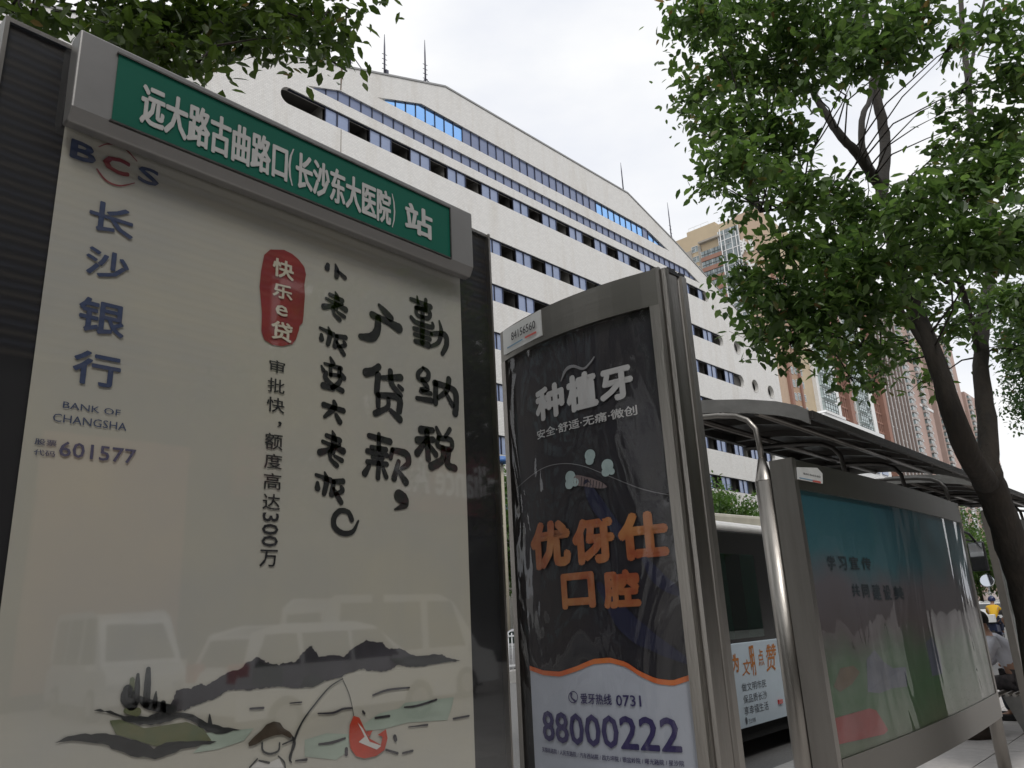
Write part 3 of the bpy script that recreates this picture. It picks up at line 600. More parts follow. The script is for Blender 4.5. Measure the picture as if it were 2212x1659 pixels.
# ------------------------------------------------------------------ bank advertisement box (nearest)
GY, PY, HY = 1.60, 1.614, 1.556
glass1 = glass_mat('board_glass', 1.66, wavy=.03, wscale=3, stretch=(1, 1, 1.6), boost=.97, dist=.003, rough=.03)
bb = thing('advert_light_box', 'tall black light box with cream bank poster under green station name sign', 'advert box', (1.02, 1.72, 0))
q = MB(); q.box((.326, 1.622, .25), (1.725, 1.80, 2.875)); part(bb, 'cabinet', q, black_frame, bevel=.006)
q = MB(); q.box((.318, 1.605, .25), (.3262, 1.80, 2.88)); q.box((1.725, 1.60, .25), (1.733, 1.80, 2.88)); q.box((.326, 1.61, 2.872), (1.725, 1.80, 2.882)); part(bb, 'edge_trim', q, steel)
q = MB(); q.box((.55, 1.64, 0), (.70, 1.78, .25)); q.box((1.35, 1.64, 0), (1.50, 1.78, .25)); part(bb, 'foot', q, steel_dark)
q = MB(); q.add([(.326, PY+.004, .27), (1.725, PY+.004, .27), (1.725, PY+.004, 2.872), (.326, PY+.004, 2.872)], [(0, 1, 2, 3)]); part(bb, 'black_border', q, black_print)
cream = mat('cream_poster_paper', (.50, .475, .385), .55, 0, .09, 1.6, col2=(.41, .41, .39))
q = MB(); q.add([(.452, PY, .34), (1.600, PY, .34), (1.600, PY, 2.74), (.452, PY, 2.74)], [(0, 1, 2, 3)]); part(bb, 'poster', q, cream)
q = MB(); q.add([(.327, GY, .26), (1.724, GY, .26), (1.724, GY, 2.871), (.327, GY, 2.871)], [(0, 1, 2, 3)]); part(bb, 'glass_pane', q, glass1)
# header
hz1, hz0 = 2.888, 2.672
q = MB()
prof = [(GY+.004, hz1), (HY-.004, hz1), (HY-.004, 2.850), (HY-.004, 2.700), (HY+.012, hz0), (GY-.004, hz0)]
q.prism([(.441, y, z) for y, z in prof], (1.160, 0, 0))
part(bb, 'header_box', q, header_metal, bevel=.004)
gp = [onY(*c1(710, 330), HY-.006), onY(*c1(680, 735), HY-.006), onY(*c2(1360, 1550), HY-.006), onY(*c2(1350, 1255), HY-.006)]
gx0, gx1 = (gp[0].x+gp[1].x)/2, (gp[2].x+gp[3].x)/2; gz0, gz1 = (gp[1].z+gp[2].z)/2, (gp[0].z+gp[3].z)/2
green = mat('green_sign_face', (.001, .095, .062), .5, 0, .08, 4, spec=.25)
q = MB(); q.box((gx0, HY-.0065, gz0), (gx1, HY-.003, gz1)); part(bb, 'green_name_panel', q, green)
q = MB(); q.box((gx0-.004, HY-.010, gz1), (gx1+.004, HY-.002, gz1+.004)); q.box((gx0-.004, HY-.010, gz0-.004), (gx1+.004, HY-.002, gz0)); q.box((gx1, HY-.010, gz0), (gx1+.004, HY-.002, gz1)); part(bb, 'panel_lip', q, steel_dark)
def bxY(ca, a, cb, b, Y):
    p = onY(*ca(*a), Y); r = onY(*cb(*b), Y); return (p.x, r.z, r.x, p.z)
def fy(Y): return lambda u, w: (u, Y, w)
letw = mat('white_lettering', (.44, .44, .43), .5, 0, .08, 20)
q = MB(); f = fy(HY-.008)
for s_, ca, a, cb, b, bold in [('远大路古曲路口', c1, (862, 500), c2, (376, 1082), .012), ('(', c2, (386, 890), c2, (410, 1115), .0), ('长沙东大医院', c2, (430, 900), c2, (1002, 1352), .012), (')', c2, (1006, 1158), c2, (1028, 1362), 0), ('站', c2, (1084, 1208), c2, (1254, 1456), .018)]:
    B4 = bxY(ca, a, cb, b, HY-.008); B4 = (B4[0], onY(*c2(265, 1062), HY-.008).z, B4[2], onY(*c1(880, 494), HY-.008).z) if s_ != '站' else B4; text_mb(q, s_, B4, f, bold*2)
part(bb, 'station_name_lettering', q, letw)
navy = mat('navy_print', (.045, .065, .135), .55); maroon = mat('maroon_print', (.22, .035, .045), .55); stampc = mat('dark_red_stamp', (.24, .025, .022), .55, 0, .25, 8); creamt = mat('cream_print', (.60, .56, .44), .55)
T = PY-.002; f = fy(T); q = MB()
for s_, ca, a, cb, b, bold in [('B', c1, (432, 832), c1, (575, 1002), .05), ('S', c1, (838, 990), c1, (955, 1136), .04), ('长', c1, (550, 1192), c1, (800, 1455), .025), ('沙', c1, (526, 1476), c3, (770, 208), .025), ('银', c3, (484, 270), c3, (744, 540), .025), ('行', c3, (450, 590), c3, (718, 845), .025),
        ('BANK OF', c3, (383, 912), c3, (725, 1003), .0), ('CHANGSHA', c3, (322, 983), c3, (762, 1092), .0), ('股票', c3, (212, 1135), c3, (340, 1187), .01), ('代码', c3, (206, 1200), c3, (331, 1250), .01), ('601577', c3, (363, 1150), c3, (815, 1292), .015)]:
    text_mb(q, s_, bxY(ca, a, cb, b, T), f, bold)
part(bb, 'bank_name_lettering', q, navy)
q = MB(); text_mb(q, 'C', bxY(c1, (626, 918), c1, (778, 1076), T), f, .06)
def P1(c, pts, Y=T): return [(lambda v: (v.x, v.z, p[2]*.00052*1.6/1.6))(onY(*c(p[0], p[1]), Y)) for p in pts]
for arc in ([(597, 886, 8), (655, 868, 12), (745, 890, 14), (826, 972, 10)], [(585, 1020, 14), (640, 1088, 16), (720, 1120, 14), (812, 1104, 8)]): stroke([(a, b, c_*.5) for a, b, c_ in P1(c1, arc)], f, 0, q)
part(bb, 'bank_emblem', q, maroon)
q = MB()
blob = [(355,130),(372,45),(430,-5),(560,-2),(640,38),(700,92),(752,160),(768,230),(752,330),(758,430),(745,620),(736,690),(706,720),(700,762),(670,850),(640,893),(540,912),(450,900),(372,850),(345,770),(350,600),(338,450),(328,350),(342,200)]
q.poly([onY(*e8(*p), T) for p in blob]); part(bb, 'red_stamp', q, stampc)
q = MB(); f2_ = fy(T-.0015)
for s_, a, b in [('快', (455, 62), (650, 302)), ('乐', (455, 296), (638, 492)), ('e', (480, 508), (592, 642)), ('贷', (440, 655), (636, 888))]: text_mb(q, s_, bxY(e8, a, e8, b, T-.0015), f2_, .03)
part(bb, 'stamp_lettering', q, creamt)
q = MB()
for s_, ca, a, b in [('审', c4, (118, 655), (210, 752)), ('批', c4, (108, 765), (208, 873)), ('快', c4, (103, 880), (207, 990)), ('，', c4, (166, 1032), (190, 1072)), ('额', c4, (92, 1098), (196, 1213)), ('度', c4, (88, 1222), (192, 1326)), ('高', c4, (84, 1340), (186, 1450)), ('达', c4, (78, 1466), (180, 1571)), ('万', c6, (60, 340), (165, 446))]:
    text_mb(q, s_, bxY(ca, a, ca, b, T), f, .012)
b_ = bxY(c6, (76, 116), c6, (168, 326), T); V, F, _ = glyphs('300', .01)
q.add([(b_[0]+(b_[2]-b_[0])*v, T, b_[3]-(b_[3]-b_[1])*u) for u, v in V], F); part(bb, 'slogan_lettering', q, ink_txt)
q = MB()
for key, ca, a, b in [('xiao', c4, (453, 62), (583, 190)), ('lao', c4, (435, 225), (588, 442)), ('ban', c4, (417, 447), (586, 642)), ('bian', c4, (428, 630), (577, 863)), ('da', c4, (434, 893), (574, 1053)), ('lao', c4, (412, 1075), (574, 1316)), ('ban', c4, (392, 1330), (571, 1534)), ('ring', c6, (494, 92), (658, 260)),
        ('guang', c4, (655, 285), (922, 604)), ('dai', c4, (680, 665), (931, 1043)), ('kuan', c4, (677, 1085), (972, 1420)), ('comma', c4, (868, 1455), (957, 1576)), ('qin', c4, (961, 258), (1202, 646)), ('na', c4, (994, 690), (1263, 1004)), ('shui', c4, (989, 1030), (1253, 1346))]:
    brush(q, key, bxY(ca, a, ca, b, T), f, 0, 1.5 if key in ('xiao', 'lao', 'ban', 'bian', 'da') else 1.25)
part(bb, 'brush_calligraphy', q, ink)
hill = mat('ink_wash_grey', (.016, .015, .018), .6, 0, .8, 9, col2=(.05, .045, .055)); hill2 = mat('ink_wash_dark', (.018, .02, .02), .6, 0, .6, 18); wash_g = mat('ink_wash_green', (.07, .12, .07), .6, 0, .5, 14, col2=(.15, .15, .07)); wash_t = mat('ink_wash_teal', (.36, .43, .36), .6, 0, .12, 8)
q = MB()
def pl(c, pts, mi, d): q.poly([onY(*c(*p), T+d) for p in pts], mi)
pl(c6, [(935,1265),(1230,1232),(1215,1300),(1190,1370),(950,1385),(800,1425),(690,1435),(680,1400),(780,1330),(900,1300)], 3, .0008)
pl(c6, [(330,1490),(460,1450),(600,1455),(590,1560),(520,1610),(330,1590)], 3, .0008); pl(e6, [(1250,870),(1450,850),(1640,830),(1560,930),(1350,1000),(1150,1030),(1250,930)], 3, .0008)
rough = lambda pts, a: [(x+random.uniform(-a, a), y+random.uniform(-a, a)) for i in range(len(pts)-1) for t in (0, .34, .67) for x, y in [((pts[i][0]*(1-t)+pts[i+1][0]*t), (pts[i][1]*(1-t)+pts[i+1][1]*t))]]
tr_ = lambda c_pts: [((200+.49729*x-1000)/K, (2500+.49729*y-1972)/K) for x, y in c_pts]
up = tr_([(970,660),(1010,540),(1060,515),(1130,510),(1215,472),(1262,482),(1330,440),(1440,380),(1540,350),(1600,290),(1660,260),(1722,280),(1762,310),(1850,322),(1880,300),(1970,305),(2030,230),(2090,180)])
top_ = up+[(370,918),(420,985),(500,975),(560,985),(640,925),(700,890),(800,905),(830,935),(900,938),(960,965),(1000,990),(1060,985),(1150,968),(1180,990),(1270,1008),(1180,1022),(1100,1032),(980,1055),(900,1036),(820,1070),(740,1076),(680,1062),(610,1085),(520,1120),(450,1132),(380,1170),(290,1180),(190,1165),(60,1175),(0,1190)]+tr_([(1560,522),(1430,530),(1330,590),(1180,640),(1080,682),(1020,700),(970,660)])
pl(c6, rough(rough(top_, 5), 4), 0, .0004)
pl(e6, rough([(350,690),(400,680),(520,700),(650,738),(780,738),(900,700),(1060,700),(1200,740),(1290,800),(1400,820),(1530,838),(1380,880),(1260,862),(1180,792),(1060,745),(960,775),(850,803),(720,802),(600,765),(500,715),(350,690)], 9), 1, -.0004)
pl(e6, [(480,770),(560,760),(760,830),(1100,780),(1230,830),(1300,930),(900,990),(700,930),(530,880)], 2, .0)
pl(e6, rough([(30,945),(150,892),(280,880),(420,868),(520,890),(700,930),(840,990),(930,940),(1100,932),(1350,940),(1180,980),(1000,1022),(850,1080),(700,1062),(540,1012),(430,952),(250,932),(30,945)], 9), 1, -.0006)
pl(c6, [(20,1050),(60,1010),(110,1040),(160,1030),(200,1060),(190,1165),(60,1175),(10,1160)], 1, -.0002); pl(c6, [(300,1170),(330,1110),(390,1095),(440,1120),(450,1135),(380,1172)], 1, -.0002)
pl(c6, [(840,1000),(980,985),(1150,975),(1190,1000),(1260,1008),(1000,1050),(880,1030)], 1, -.0002)
fT = fy(T-.0008)
def st6(c, pts, mi): stroke([(a, b, w_) for a, b, w_ in [(onY(*c(p[0], p[1]), T).x, onY(*c(p[0], p[1]), T).z, p[2]*(.00031 if c is e6 else .00041)) for p in pts]], fT, mi, q)
for p in [[(790,355,30),(783,480,44),(772,640,44)],[(706,400,20),(700,500,36),(690,620,40)],[(852,535,8),(845,600,30),(840,660,34)],[(625,520,60),(625,580,90),(660,640,70)],[(908,630,36),(908,700,40)],[(1282,720,10),(1285,800,34)],[(720,590,30),(800,640,60),(990,680,50)]]: st6(e6, p, 1)
for p in [[(660,440,30),(655,560,44)],[(610,690,30),(700,700,50)]]: st6(e6, p, 2)
for p in [[(410,1330,8),(500,1326,12),(560,1302,12),(615,1297,10)],[(740,1220,10),(830,1188,13),(960,1174,10)],[(930,1292,8),(1010,1283,13),(1125,1246,12)],[(755,1357,12),(840,1345,14)],[(955,1412,6),(1070,1398,12)],[(1225,1362,12),(1320,1344,12)],[(415,1515,10),(490,1506,15),(572,1480,12)],[(820,1549,12),(890,1570,14)],[(920,1570,12),(980,1555,14)],[(0,1301,10),(80,1296,12)],[(275,1615,8),(340,1608,14)],[(680,318+1000,14),(690,330+1000,14)],[(872,1470,26),(878,1488,24)],[(580,1545,22),(580,1575,22)],[(240,1268,6),(310,1262,8)]]: st6(c6, p, 0)
for p in [[(558,1120,6),(480,1170,8),(400,1262,9),(320,1370,10),(270,1480,14),(240,1612,13)],[(556,1120,4),(600,1222,4),(625,1345,4)]]: st6(c6, p, 1)
for p in [[(1705,950,14),(1712,1012,14),(1770,1036,14),(1835,1010,14),(1845,950,14)],[(1870,960,10),(1950,925,12)],[(1605,1145,12),(1665,1078,12)],[(1680,1090,10),(1760,1108,16)],[(1835,1055,10),(1880,1100,12),(1890,1148,12)],[(1950,900,14),(1965,960,22),(1925,1060,14),(1940,1105,12)]]: st6(e6, p, 1)
pl(e6, [(1595,950),(1640,900),(1700,850),(1740,800),(1800,776),(1850,785),(1880,830),(1930,860),(1952,890),(1932,912),(1870,880),(1800,890),(1720,920),(1650,965),(1600,977)], 4, -.0014)
pl(e6, [(1610,1149),(1680,1090),(1760,1110),(1845,1070),(1880,1149)], 6, .0002)
pl(c6, [(625,1345),(660,1355),(690,1420),(720,1480),(790,1520),(800,1470),(770,1460),(820,1425),(830,1480),(812,1550),(760,1588),(690,1602),(640,1588),(606,1540),(598,1470),(602,1400)], 5, -.0014)
pl(c6, [(650,1385),(680,1420),(722,1500),(792,1525),(765,1548),(700,1522),(655,1502),(692,1470)], 6, -.002); pl(c6, [(700,1440),(740,1432),(720,1470)], 5, -.0022)
st6(c6, [(650,1398,24),(656,1404,22)], 1)
part(bb, 'ink_painting', q, [hill, hill2, wash_g, wash_t, mat('brown_hat_print', (.05, .035, .02), .6, 0, .4, 20), mat('red_fish_print', (.50, .05, .02), .55, 0, .2, 15), mat('white_print', (.62, .61, .58), .55)])

# ------------------------------------------------------------------ narrow curved advert column facing along the street
def Xs(Y):
    t = (Y-1.283)/.793; return 2.245+.05*t-.06*4*t*(1-t)
def fn2(off): return lambda u, w: (Xs(u)-off, u, w)
def on2(x, y):
    X = 2.22
    for _ in range(8): P = onX(x, y, X); X = Xs(P.y)
    return (P.y, P.z)
def bx2(ca, a, cb, b):
    p = on2(*ca(*a)); r = on2(*cb(*b)); return (p[0], r[1], r[0], p[1])
s2 = thing('advert_column', 'curved steel light box with black dental poster and orange characters, second from left', 'advert box', (2.32, 1.68, 0))
def curved(q, y0, y1, z0, z1, off, mi=0, back=0., n=14, topf=None, botf=None, th=0):
    vs = []; fs = []
    for k in range(n+1):
        Y = y0+(y1-y0)*k/n; zt = topf(Y) if topf else z1; zb = botf(Y) if botf else z0
        vs += [(Xs(Y)-off, Y, zb), (Xs(Y)-off, Y, zt)]
        if th: vs += [(Xs(Y)-off+th, Y, zb), (Xs(Y)-off+th, Y, zt)]
    s = 4 if th else 2
    for k in range(n):
        a, b = k*s, (k+1)*s; fs.append((a, b, b+1, a+1))
        if th: fs += [(a+2, a+3, b+3, b+2), (a+1, b+1, b+3, a+3), (a, a+2, b+2, b)]
    if th: fs += [(0, 1, 3, 2), (n*s, n*s+2, n*s+3, n*s+1)]
    q.add(vs, fs, mi)
q = MB(); curved(q, 1.285, 2.074, 2.668, 2.80, .012, th=.16); part(s2, 'top_rail', q, steel_h)
q = MB(); curved(q, 1.285, 2.074, .2, .36, .012, th=.16); part(s2, 'bottom_rail', q, steel_h)
q = MB(); curved(q, 2.045, 2.076, .36, 2.668, .012, th=.16, n=2); part(s2, 'far_stile', q, steel)
q = MB(); curved(q, 1.284, 1.318, .36, 2.668, .012, th=.16, n=2); part(s2, 'near_stile', q, steel)
q = MB()                                   # ribbed extrusion closing the near end
xs_ = [0, .012, .018, .024, .045, .052, .11, .118, .124, .132, .165, .172]; dp = [.012, .012, .004, .024, .026, .016, .018, .004, .018, .026, .026, .010]
base_x = Xs(1.283)-.012
ring = [(base_x+a, 1.283-b) for a, b in zip(xs_, dp)]+[(base_x+.172, 1.30), (base_x, 1.30)]
q.prism([(x, y, 0.02) for x, y in ring], (0, 0, 2.785)); part(s2, 'end_extrusion', q, steel)
q = MB()                                   # torn sealing strip on top
for k in range(9): q.box((base_x+.05+k*.013, 1.262, 2.80), (base_x+.062+k*.013, 1.29, 2.812+random.uniform(0, .012)))
part(s2, 'torn_seal_strip', q, black_print)
q = MB(); curved(q, 1.30, 2.06, .3, 2.70, -.13); part(s2, 'back_panel', q, steel_dark)
q = MB(); q.box((2.27, 1.40, 0), (2.39, 1.52, .2)); q.box((2.27, 1.84, 0), (2.39, 1.96, .2)); part(s2, 'foot', q, steel_dark)
q = MB(); curved(q, 1.318, 2.045, .36, 2.668, -.012); part(s2, 'black_border', q, black_print)
pr0 = on2(*d4(1185, 1125))[0]; pr1 = on2(*d4(218, 1080))[0]
post2 = mat('dark_night_poster', (.006, .006, .014), .5, 0, .9, 3, col2=(.016, .014, .015))
q = MB(); curved(q, pr0-.003, pr1+.003, .37, 2.63, -.009); part(s2, 'poster', q, post2)
wave = sorted([on2(*d4(*p)) for p in [(215,1050),(300,1080),(400,1088),(500,1055),(600,1012),(700,1003),(800,1030),(880,1085),(980,1130),(1080,1142),(1185,1108)]])
def wz(Y):
    if Y <= wave[0][0]: return wave[0][1]
    for a, b in zip(wave, wave[1:]):
        if a[0] <= Y <= b[0]:
            t = (Y-a[0])/(b[0]-a[0]); return a[1]+(b[1]-a[1])*t
    return wave[-1][1]
q = MB(); curved(q, pr0, pr1, .37, 0, -.006, topf=wz, n=40); part(s2, 'pale_poster_foot', q, mat('pale_blue_grey_print', (.42, .45, .52), .5, 0, .05, 5))
q = MB(); curved(q, pr0, pr1, 0, 0, -.004, topf=lambda Y: wz(Y)+.005, botf=lambda Y: wz(Y)-.011, n=40); part(s2, 'orange_wave_line', q, mat('orange_line_print', (.62, .20, .04), .5, 0, .3, 5, col2=(.55, .08, .03)))
f2 = fn2(-.003)
orange = mat('orange_character_print', (.46, .22, .075), .5, 0, .3, 7, col2=(.26, .045, .018))
q = MB()
for s_, a, b in [('优', (217, 190), (474, 442)), ('伢', (466, 168), (742, 414)), ('仕', (738, 130), (1070, 388)), ('口', (403, 490), (620, 692)), ('腔', (652, 472), (895, 690))]: text_mb(q, s_, bx2(d4, a, d4, b), f2, .06)
part(s2, 'orange_lettering', q, orange)
purple = mat('deep_purple_print', (.035, .028, .11), .5)
q = MB(); text_mb(q, '88000222', bx2(d4, (290, 1310), d4, (1142, 1570)), f2, .025); text_mb(q, '爱牙热线', bx2(d4, (522, 1207), d4, (715, 1281)), f2, .015); text_mb(q, '0731', bx2(d4, (736, 1218), d4, (893, 1290)), f2, .015)
text_mb(q, '芙蓉南路院 / 人民东路院 / 汽车西站院 / 四方坪院 / 银盆岭院 / 曙光路院 / 星沙院', bx2(d4, (292, 1532), d4, (1152, 1652)), f2, .01)
def ringst(cx_, cy_, r, w_, c, fn, on, sc):
    pts = []
    for k in range(17):
        p = on(*c(cx_+r*math.cos(k*math.pi/8), cy_+r*1.25*math.sin(k*math.pi/8))); pts.append((p[0], p[1], w_*sc))
    stroke(pts, fn, 0, q, n=2)
ringst(480, 1232, 27, 5, d4, f2, on2, .00062)
def st2(c, pts, mi=0, sc=.00062): stroke([(*on2(*c(p[0], p[1])), p[2]*sc) for p in pts], f2, mi, q)
st2(d4, [(468, 1212, 14), (470, 1235, 8), (492, 1256, 14)])
part(s2, 'hotline_lettering', q, purple)
q = MB()
for s_, a, b in [('种', (356, 845), (542, 988)), ('植', (540, 768), (745, 940)), ('牙', (738, 735), (960, 884))]: text_mb(q, s_, bx2(d3, a, d3, b), f2, .055)
text_mb(q, '安全·舒适·无痛·微创', bx2(d3, (370, 1090), d3, (978, 992)), f2, .02)
part(s2, 'white_lettering', q, mat('grey_white_print', (.48, .48, .48), .5))
q = MB()
for p in [[(515,790,6),(545,722,22),(590,700,18),(650,715,14),(690,680,12),(715,645,10)]]: st2(d3, p, 1)
for cx_, cy_, r in [(690,1238,34),(688,1268,26),(795,1300,36),(785,1340,24),(820,1335,18),(572,1370,36),(565,1412,28),(600,1400,24)]: st2(d3, [(cx_-3, cy_, r*2), (cx_+3, cy_, r*2)], 0)
st2(d3, [(612,1388,60),(690,1402,52),(760,1420,34),(792,1428,4)], 2)
for k in range(8): st2(d3, [(640+k*18, 1372+k*5, 5), (636+k*18, 1425+k*2, 5)], 3)
for p in [[(245,1440,4),(380,1330,6),(500,1290,6),(640,1300,6),(820,1370,5),(1000,1440,5),(1180,1480,4)]]: st2(d3, p, 1, .0004)
part(s2, 'tooth_print', q, [mat('pale_cyan_print', (.33, .42, .42), .5, 0, .15, 20), mat('grey_streak_print', (.20, .20, .21), .5), mat('screw_print', (.16, .12, .12), .5), black_print])
q = MB()
for p in [[(560,-60,30),(620,60,60),(780,260,40)],[(640,560,30),(800,780,80),(960,900,60),(1180,1020,20)],[(900,380,20),(1000,520,50),(1150,620,20)]]: st2(d4, p, 0, .0009)
for o in [part(s2, 'blue_beam_print', q, mat('blue_beam', (.008, .010, .035), .5))]: pass
# stuck leaves
film2 = glass_mat('poster_film', 1.5, wavy=.6, wscale=2.6, stretch=(1, 1.6, .8), boost=.62, dist=.05, rough=.03)
q = MB(); curved(q, 1.318, 2.045, .36, 2.668, .006, n=30); part(s2, 'clear_front_film', q, film2)
pc = [on2(*d3(*p)) for p in [(188, 518), (418, 412), (420, 545), (192, 645)]]
q = MB(); py0, py1 = (pc[1][0]+pc[2][0])/2, (pc[0][0]+pc[3][0])/2; pz1, pz0 = 2.795, 2.69
def plate(q, fnn, u0, u1, z0, z1, th, mi=0):
    vs = []
    for a in (u0, u1):
        for b in (z0, z1): vs += [fnn(.0)(a, b), fnn(th)(a, b)]
    q.add(vs, [(0, 4, 6, 2), (1, 3, 7, 5), (0, 1, 5, 4), (2, 6, 7, 3), (0, 2, 3, 1), (4, 5, 7, 6)], mi)
plate(q, lambda t: fn2(.013+t), py1, py0, pz0, pz1, .006)
pl2 = part(s2, 'phone_number_plate', q, plate_m)
q = MB(); t2 = bx2(d3, (240, 545), d3, (388, 515)); zc = 2.745
text_mb(q, '84156560', (t2[0], zc-.016, t2[2], zc+.018), fn2(.021), .01); part(pl2, 'plate_lettering', q, ink_txt)
q = MB(); plate(q, lambda t: fn2(.0195+t), py1-.03, py1-.14, 2.708, 2.713, .001, 0); plate(q, lambda t: fn2(.0195+t), py0+.10, py0+.03, 2.708, 2.716, .001, 1); part(pl2, 'plate_stripe', q, [mat('blue_stripe', (.15, .28, .40), .5), mat('red_stripe', (.50, .10, .08), .5)])

# ------------------------------------------------------------------ wide curved shelter advert boards
def board3(x0, dy, label, th, leg, poster_mat, extra):
    L_ = 3.6
    Ys = lambda X: 1.80+dy-.05*4*((X-x0)/L_)*(1-(X-x0)/L_)
    fn = lambda off: (lambda u, w: (u, Ys(u)-off, w))
    b = thing('shelter_advert_board', label, 'advert board', (x0+L_/2, 1.85+dy, 0))
    def cv(q, a, c_, z0, z1, off, t, n=20):
        vs = []; fs = []
        for k in range(n+1):
            X = a+(c_-a)*k/n; vs += [(X, Ys(X)-off, z0), (X, Ys(X)-off, z1), (X, Ys(X)-off+t, z0), (X, Ys(X)-off+t, z1)]
        for k in range(n): p, r = 4*k, 4*k+4; fs += [(p, r, r+1, p+1), (p+2, p+3, r+3, r+2), (p+1, r+1, r+3, p+3), (p, p+2, r+2, r)]
        fs += [(0, 1, 3, 2), (4*n, 4*n+2, 4*n+3, 4*n+1)]; q.add(vs, fs)
    q = MB(); cv(q, x0+.056, x0+L_-.051, 2.29, 2.46, .015, th); part(b, 'top_rail', q, steel_h)
    q = MB(); cv(q, x0+.056, x0+L_-.051, .68, .87, .015, th); part(b, 'bottom_rail', q, steel_h)
    q = MB(); q.box((x0, Ys(x0)-.016, 0), (x0+.055, Ys(x0)+th-.02, 2.47)); part(b, 'near_stile', q, steel)
    q = MB(); q.box((x0+L_-.05, Ys(x0+L_)-.016, .68), (x0+L_, Ys(x0+L_)+th-.02, 2.465)); part(b, 'far_stile', q, steel)
    q = MB(); cv(q, x0+.05, x0+L_-.05, .87, 2.29, -.02, th-.05); part(b, 'back_panel', q, steel_dark)
    q = MB(); cv(q, x0+.05, x0+L_-.05, .87, 2.29, -.004, .004); part(b, 'poster', q, poster_mat)
    q = MB(); n_ = 50
    for k in range(n_+1):
        X = x0+.052+(L_-.104)*k/n_; q.v += [(X, Ys(X)-.008, .872), (X, Ys(X)-.008, 2.288)]
    for k in range(n_): q.f.append([2*k, 2*k+2, 2*k+3, 2*k+1]); q.m.append(0); q.sm.append(True)
    part(b, 'clear_front_film', q, film3)
    if leg:
        q = MB(); q.tube([(x0+L_-.12, 1.86+dy, 0), (x0+L_-.12, 1.86+dy, .69)], .055, 16); q.tube([(x0+L_-.12, 1.86+dy, 0), (x0+L_-.12, 1.86+dy, .02)], .09, 16); part(b, 'leg', q, steel)
    if extra: extra(b, fn, Ys, x0)
    return b
film3 = glass_mat('crumpled_film', 1.44, wavy=.38, wscale=1.1, stretch=(1.2, 1, .6), boost=.7, dist=.09, rough=.04)
def poster3_mat(name, z_split, cols):
    m = bpy.data.materials.new(name); m.use_nodes = True; n = m.node_tree.nodes; l = m.node_tree.links; b = n['Principled BSDF']; b.inputs['Roughness'].default_value = .5
    t = n.new('ShaderNodeTexCoord'); s = n.new('ShaderNodeSeparateXYZ'); z = n.new('ShaderNodeTexNoise'); z.inputs['Scale'].default_value = 1.7; z.inputs['Detail'].default_value = 3
    l.new(t.outputs['Object'], s.inputs[0]); l.new(t.outputs['Object'], z.inputs['Vector'])
    a = n.new('ShaderNodeMath'); a.operation = 'MULTIPLY_ADD'; a.inputs[1].default_value = .45; l.new(z.outputs['Fac'], a.inputs[0]); l.new(s.outputs[2], a.inputs[2])
    r = n.new('ShaderNodeMapRange'); r.inputs[1].default_value = 1.0; r.inputs[2].default_value = 2.55; l.new(a.outputs[0], r.inputs[0])
    cr = n.new('ShaderNodeValToRGB'); l.new(r.outputs[0], cr.inputs[0]); e = cr.color_ramp.elements
    e[0].position = 0; e[0].color = (*cols[0], 1); e[1].position = 1; e[1].color = (*cols[-1], 1)
    for p, c_ in zip([.22, .36, .46, .62, .74], cols[1:-1]): k = e.new(p); k.color = (*c_, 1)
    l.new(cr.outputs[0], b.inputs['Base Color']); MATS[name] = m; return m
pm3 = poster3_mat('landscape_poster', 1.4, [(.07, .09, .045), (.03, .085, .030), (.045, .09, .045), (.075, .062, .064), (.10, .092, .105), (.035, .115, .14), (.014, .085, .115)])
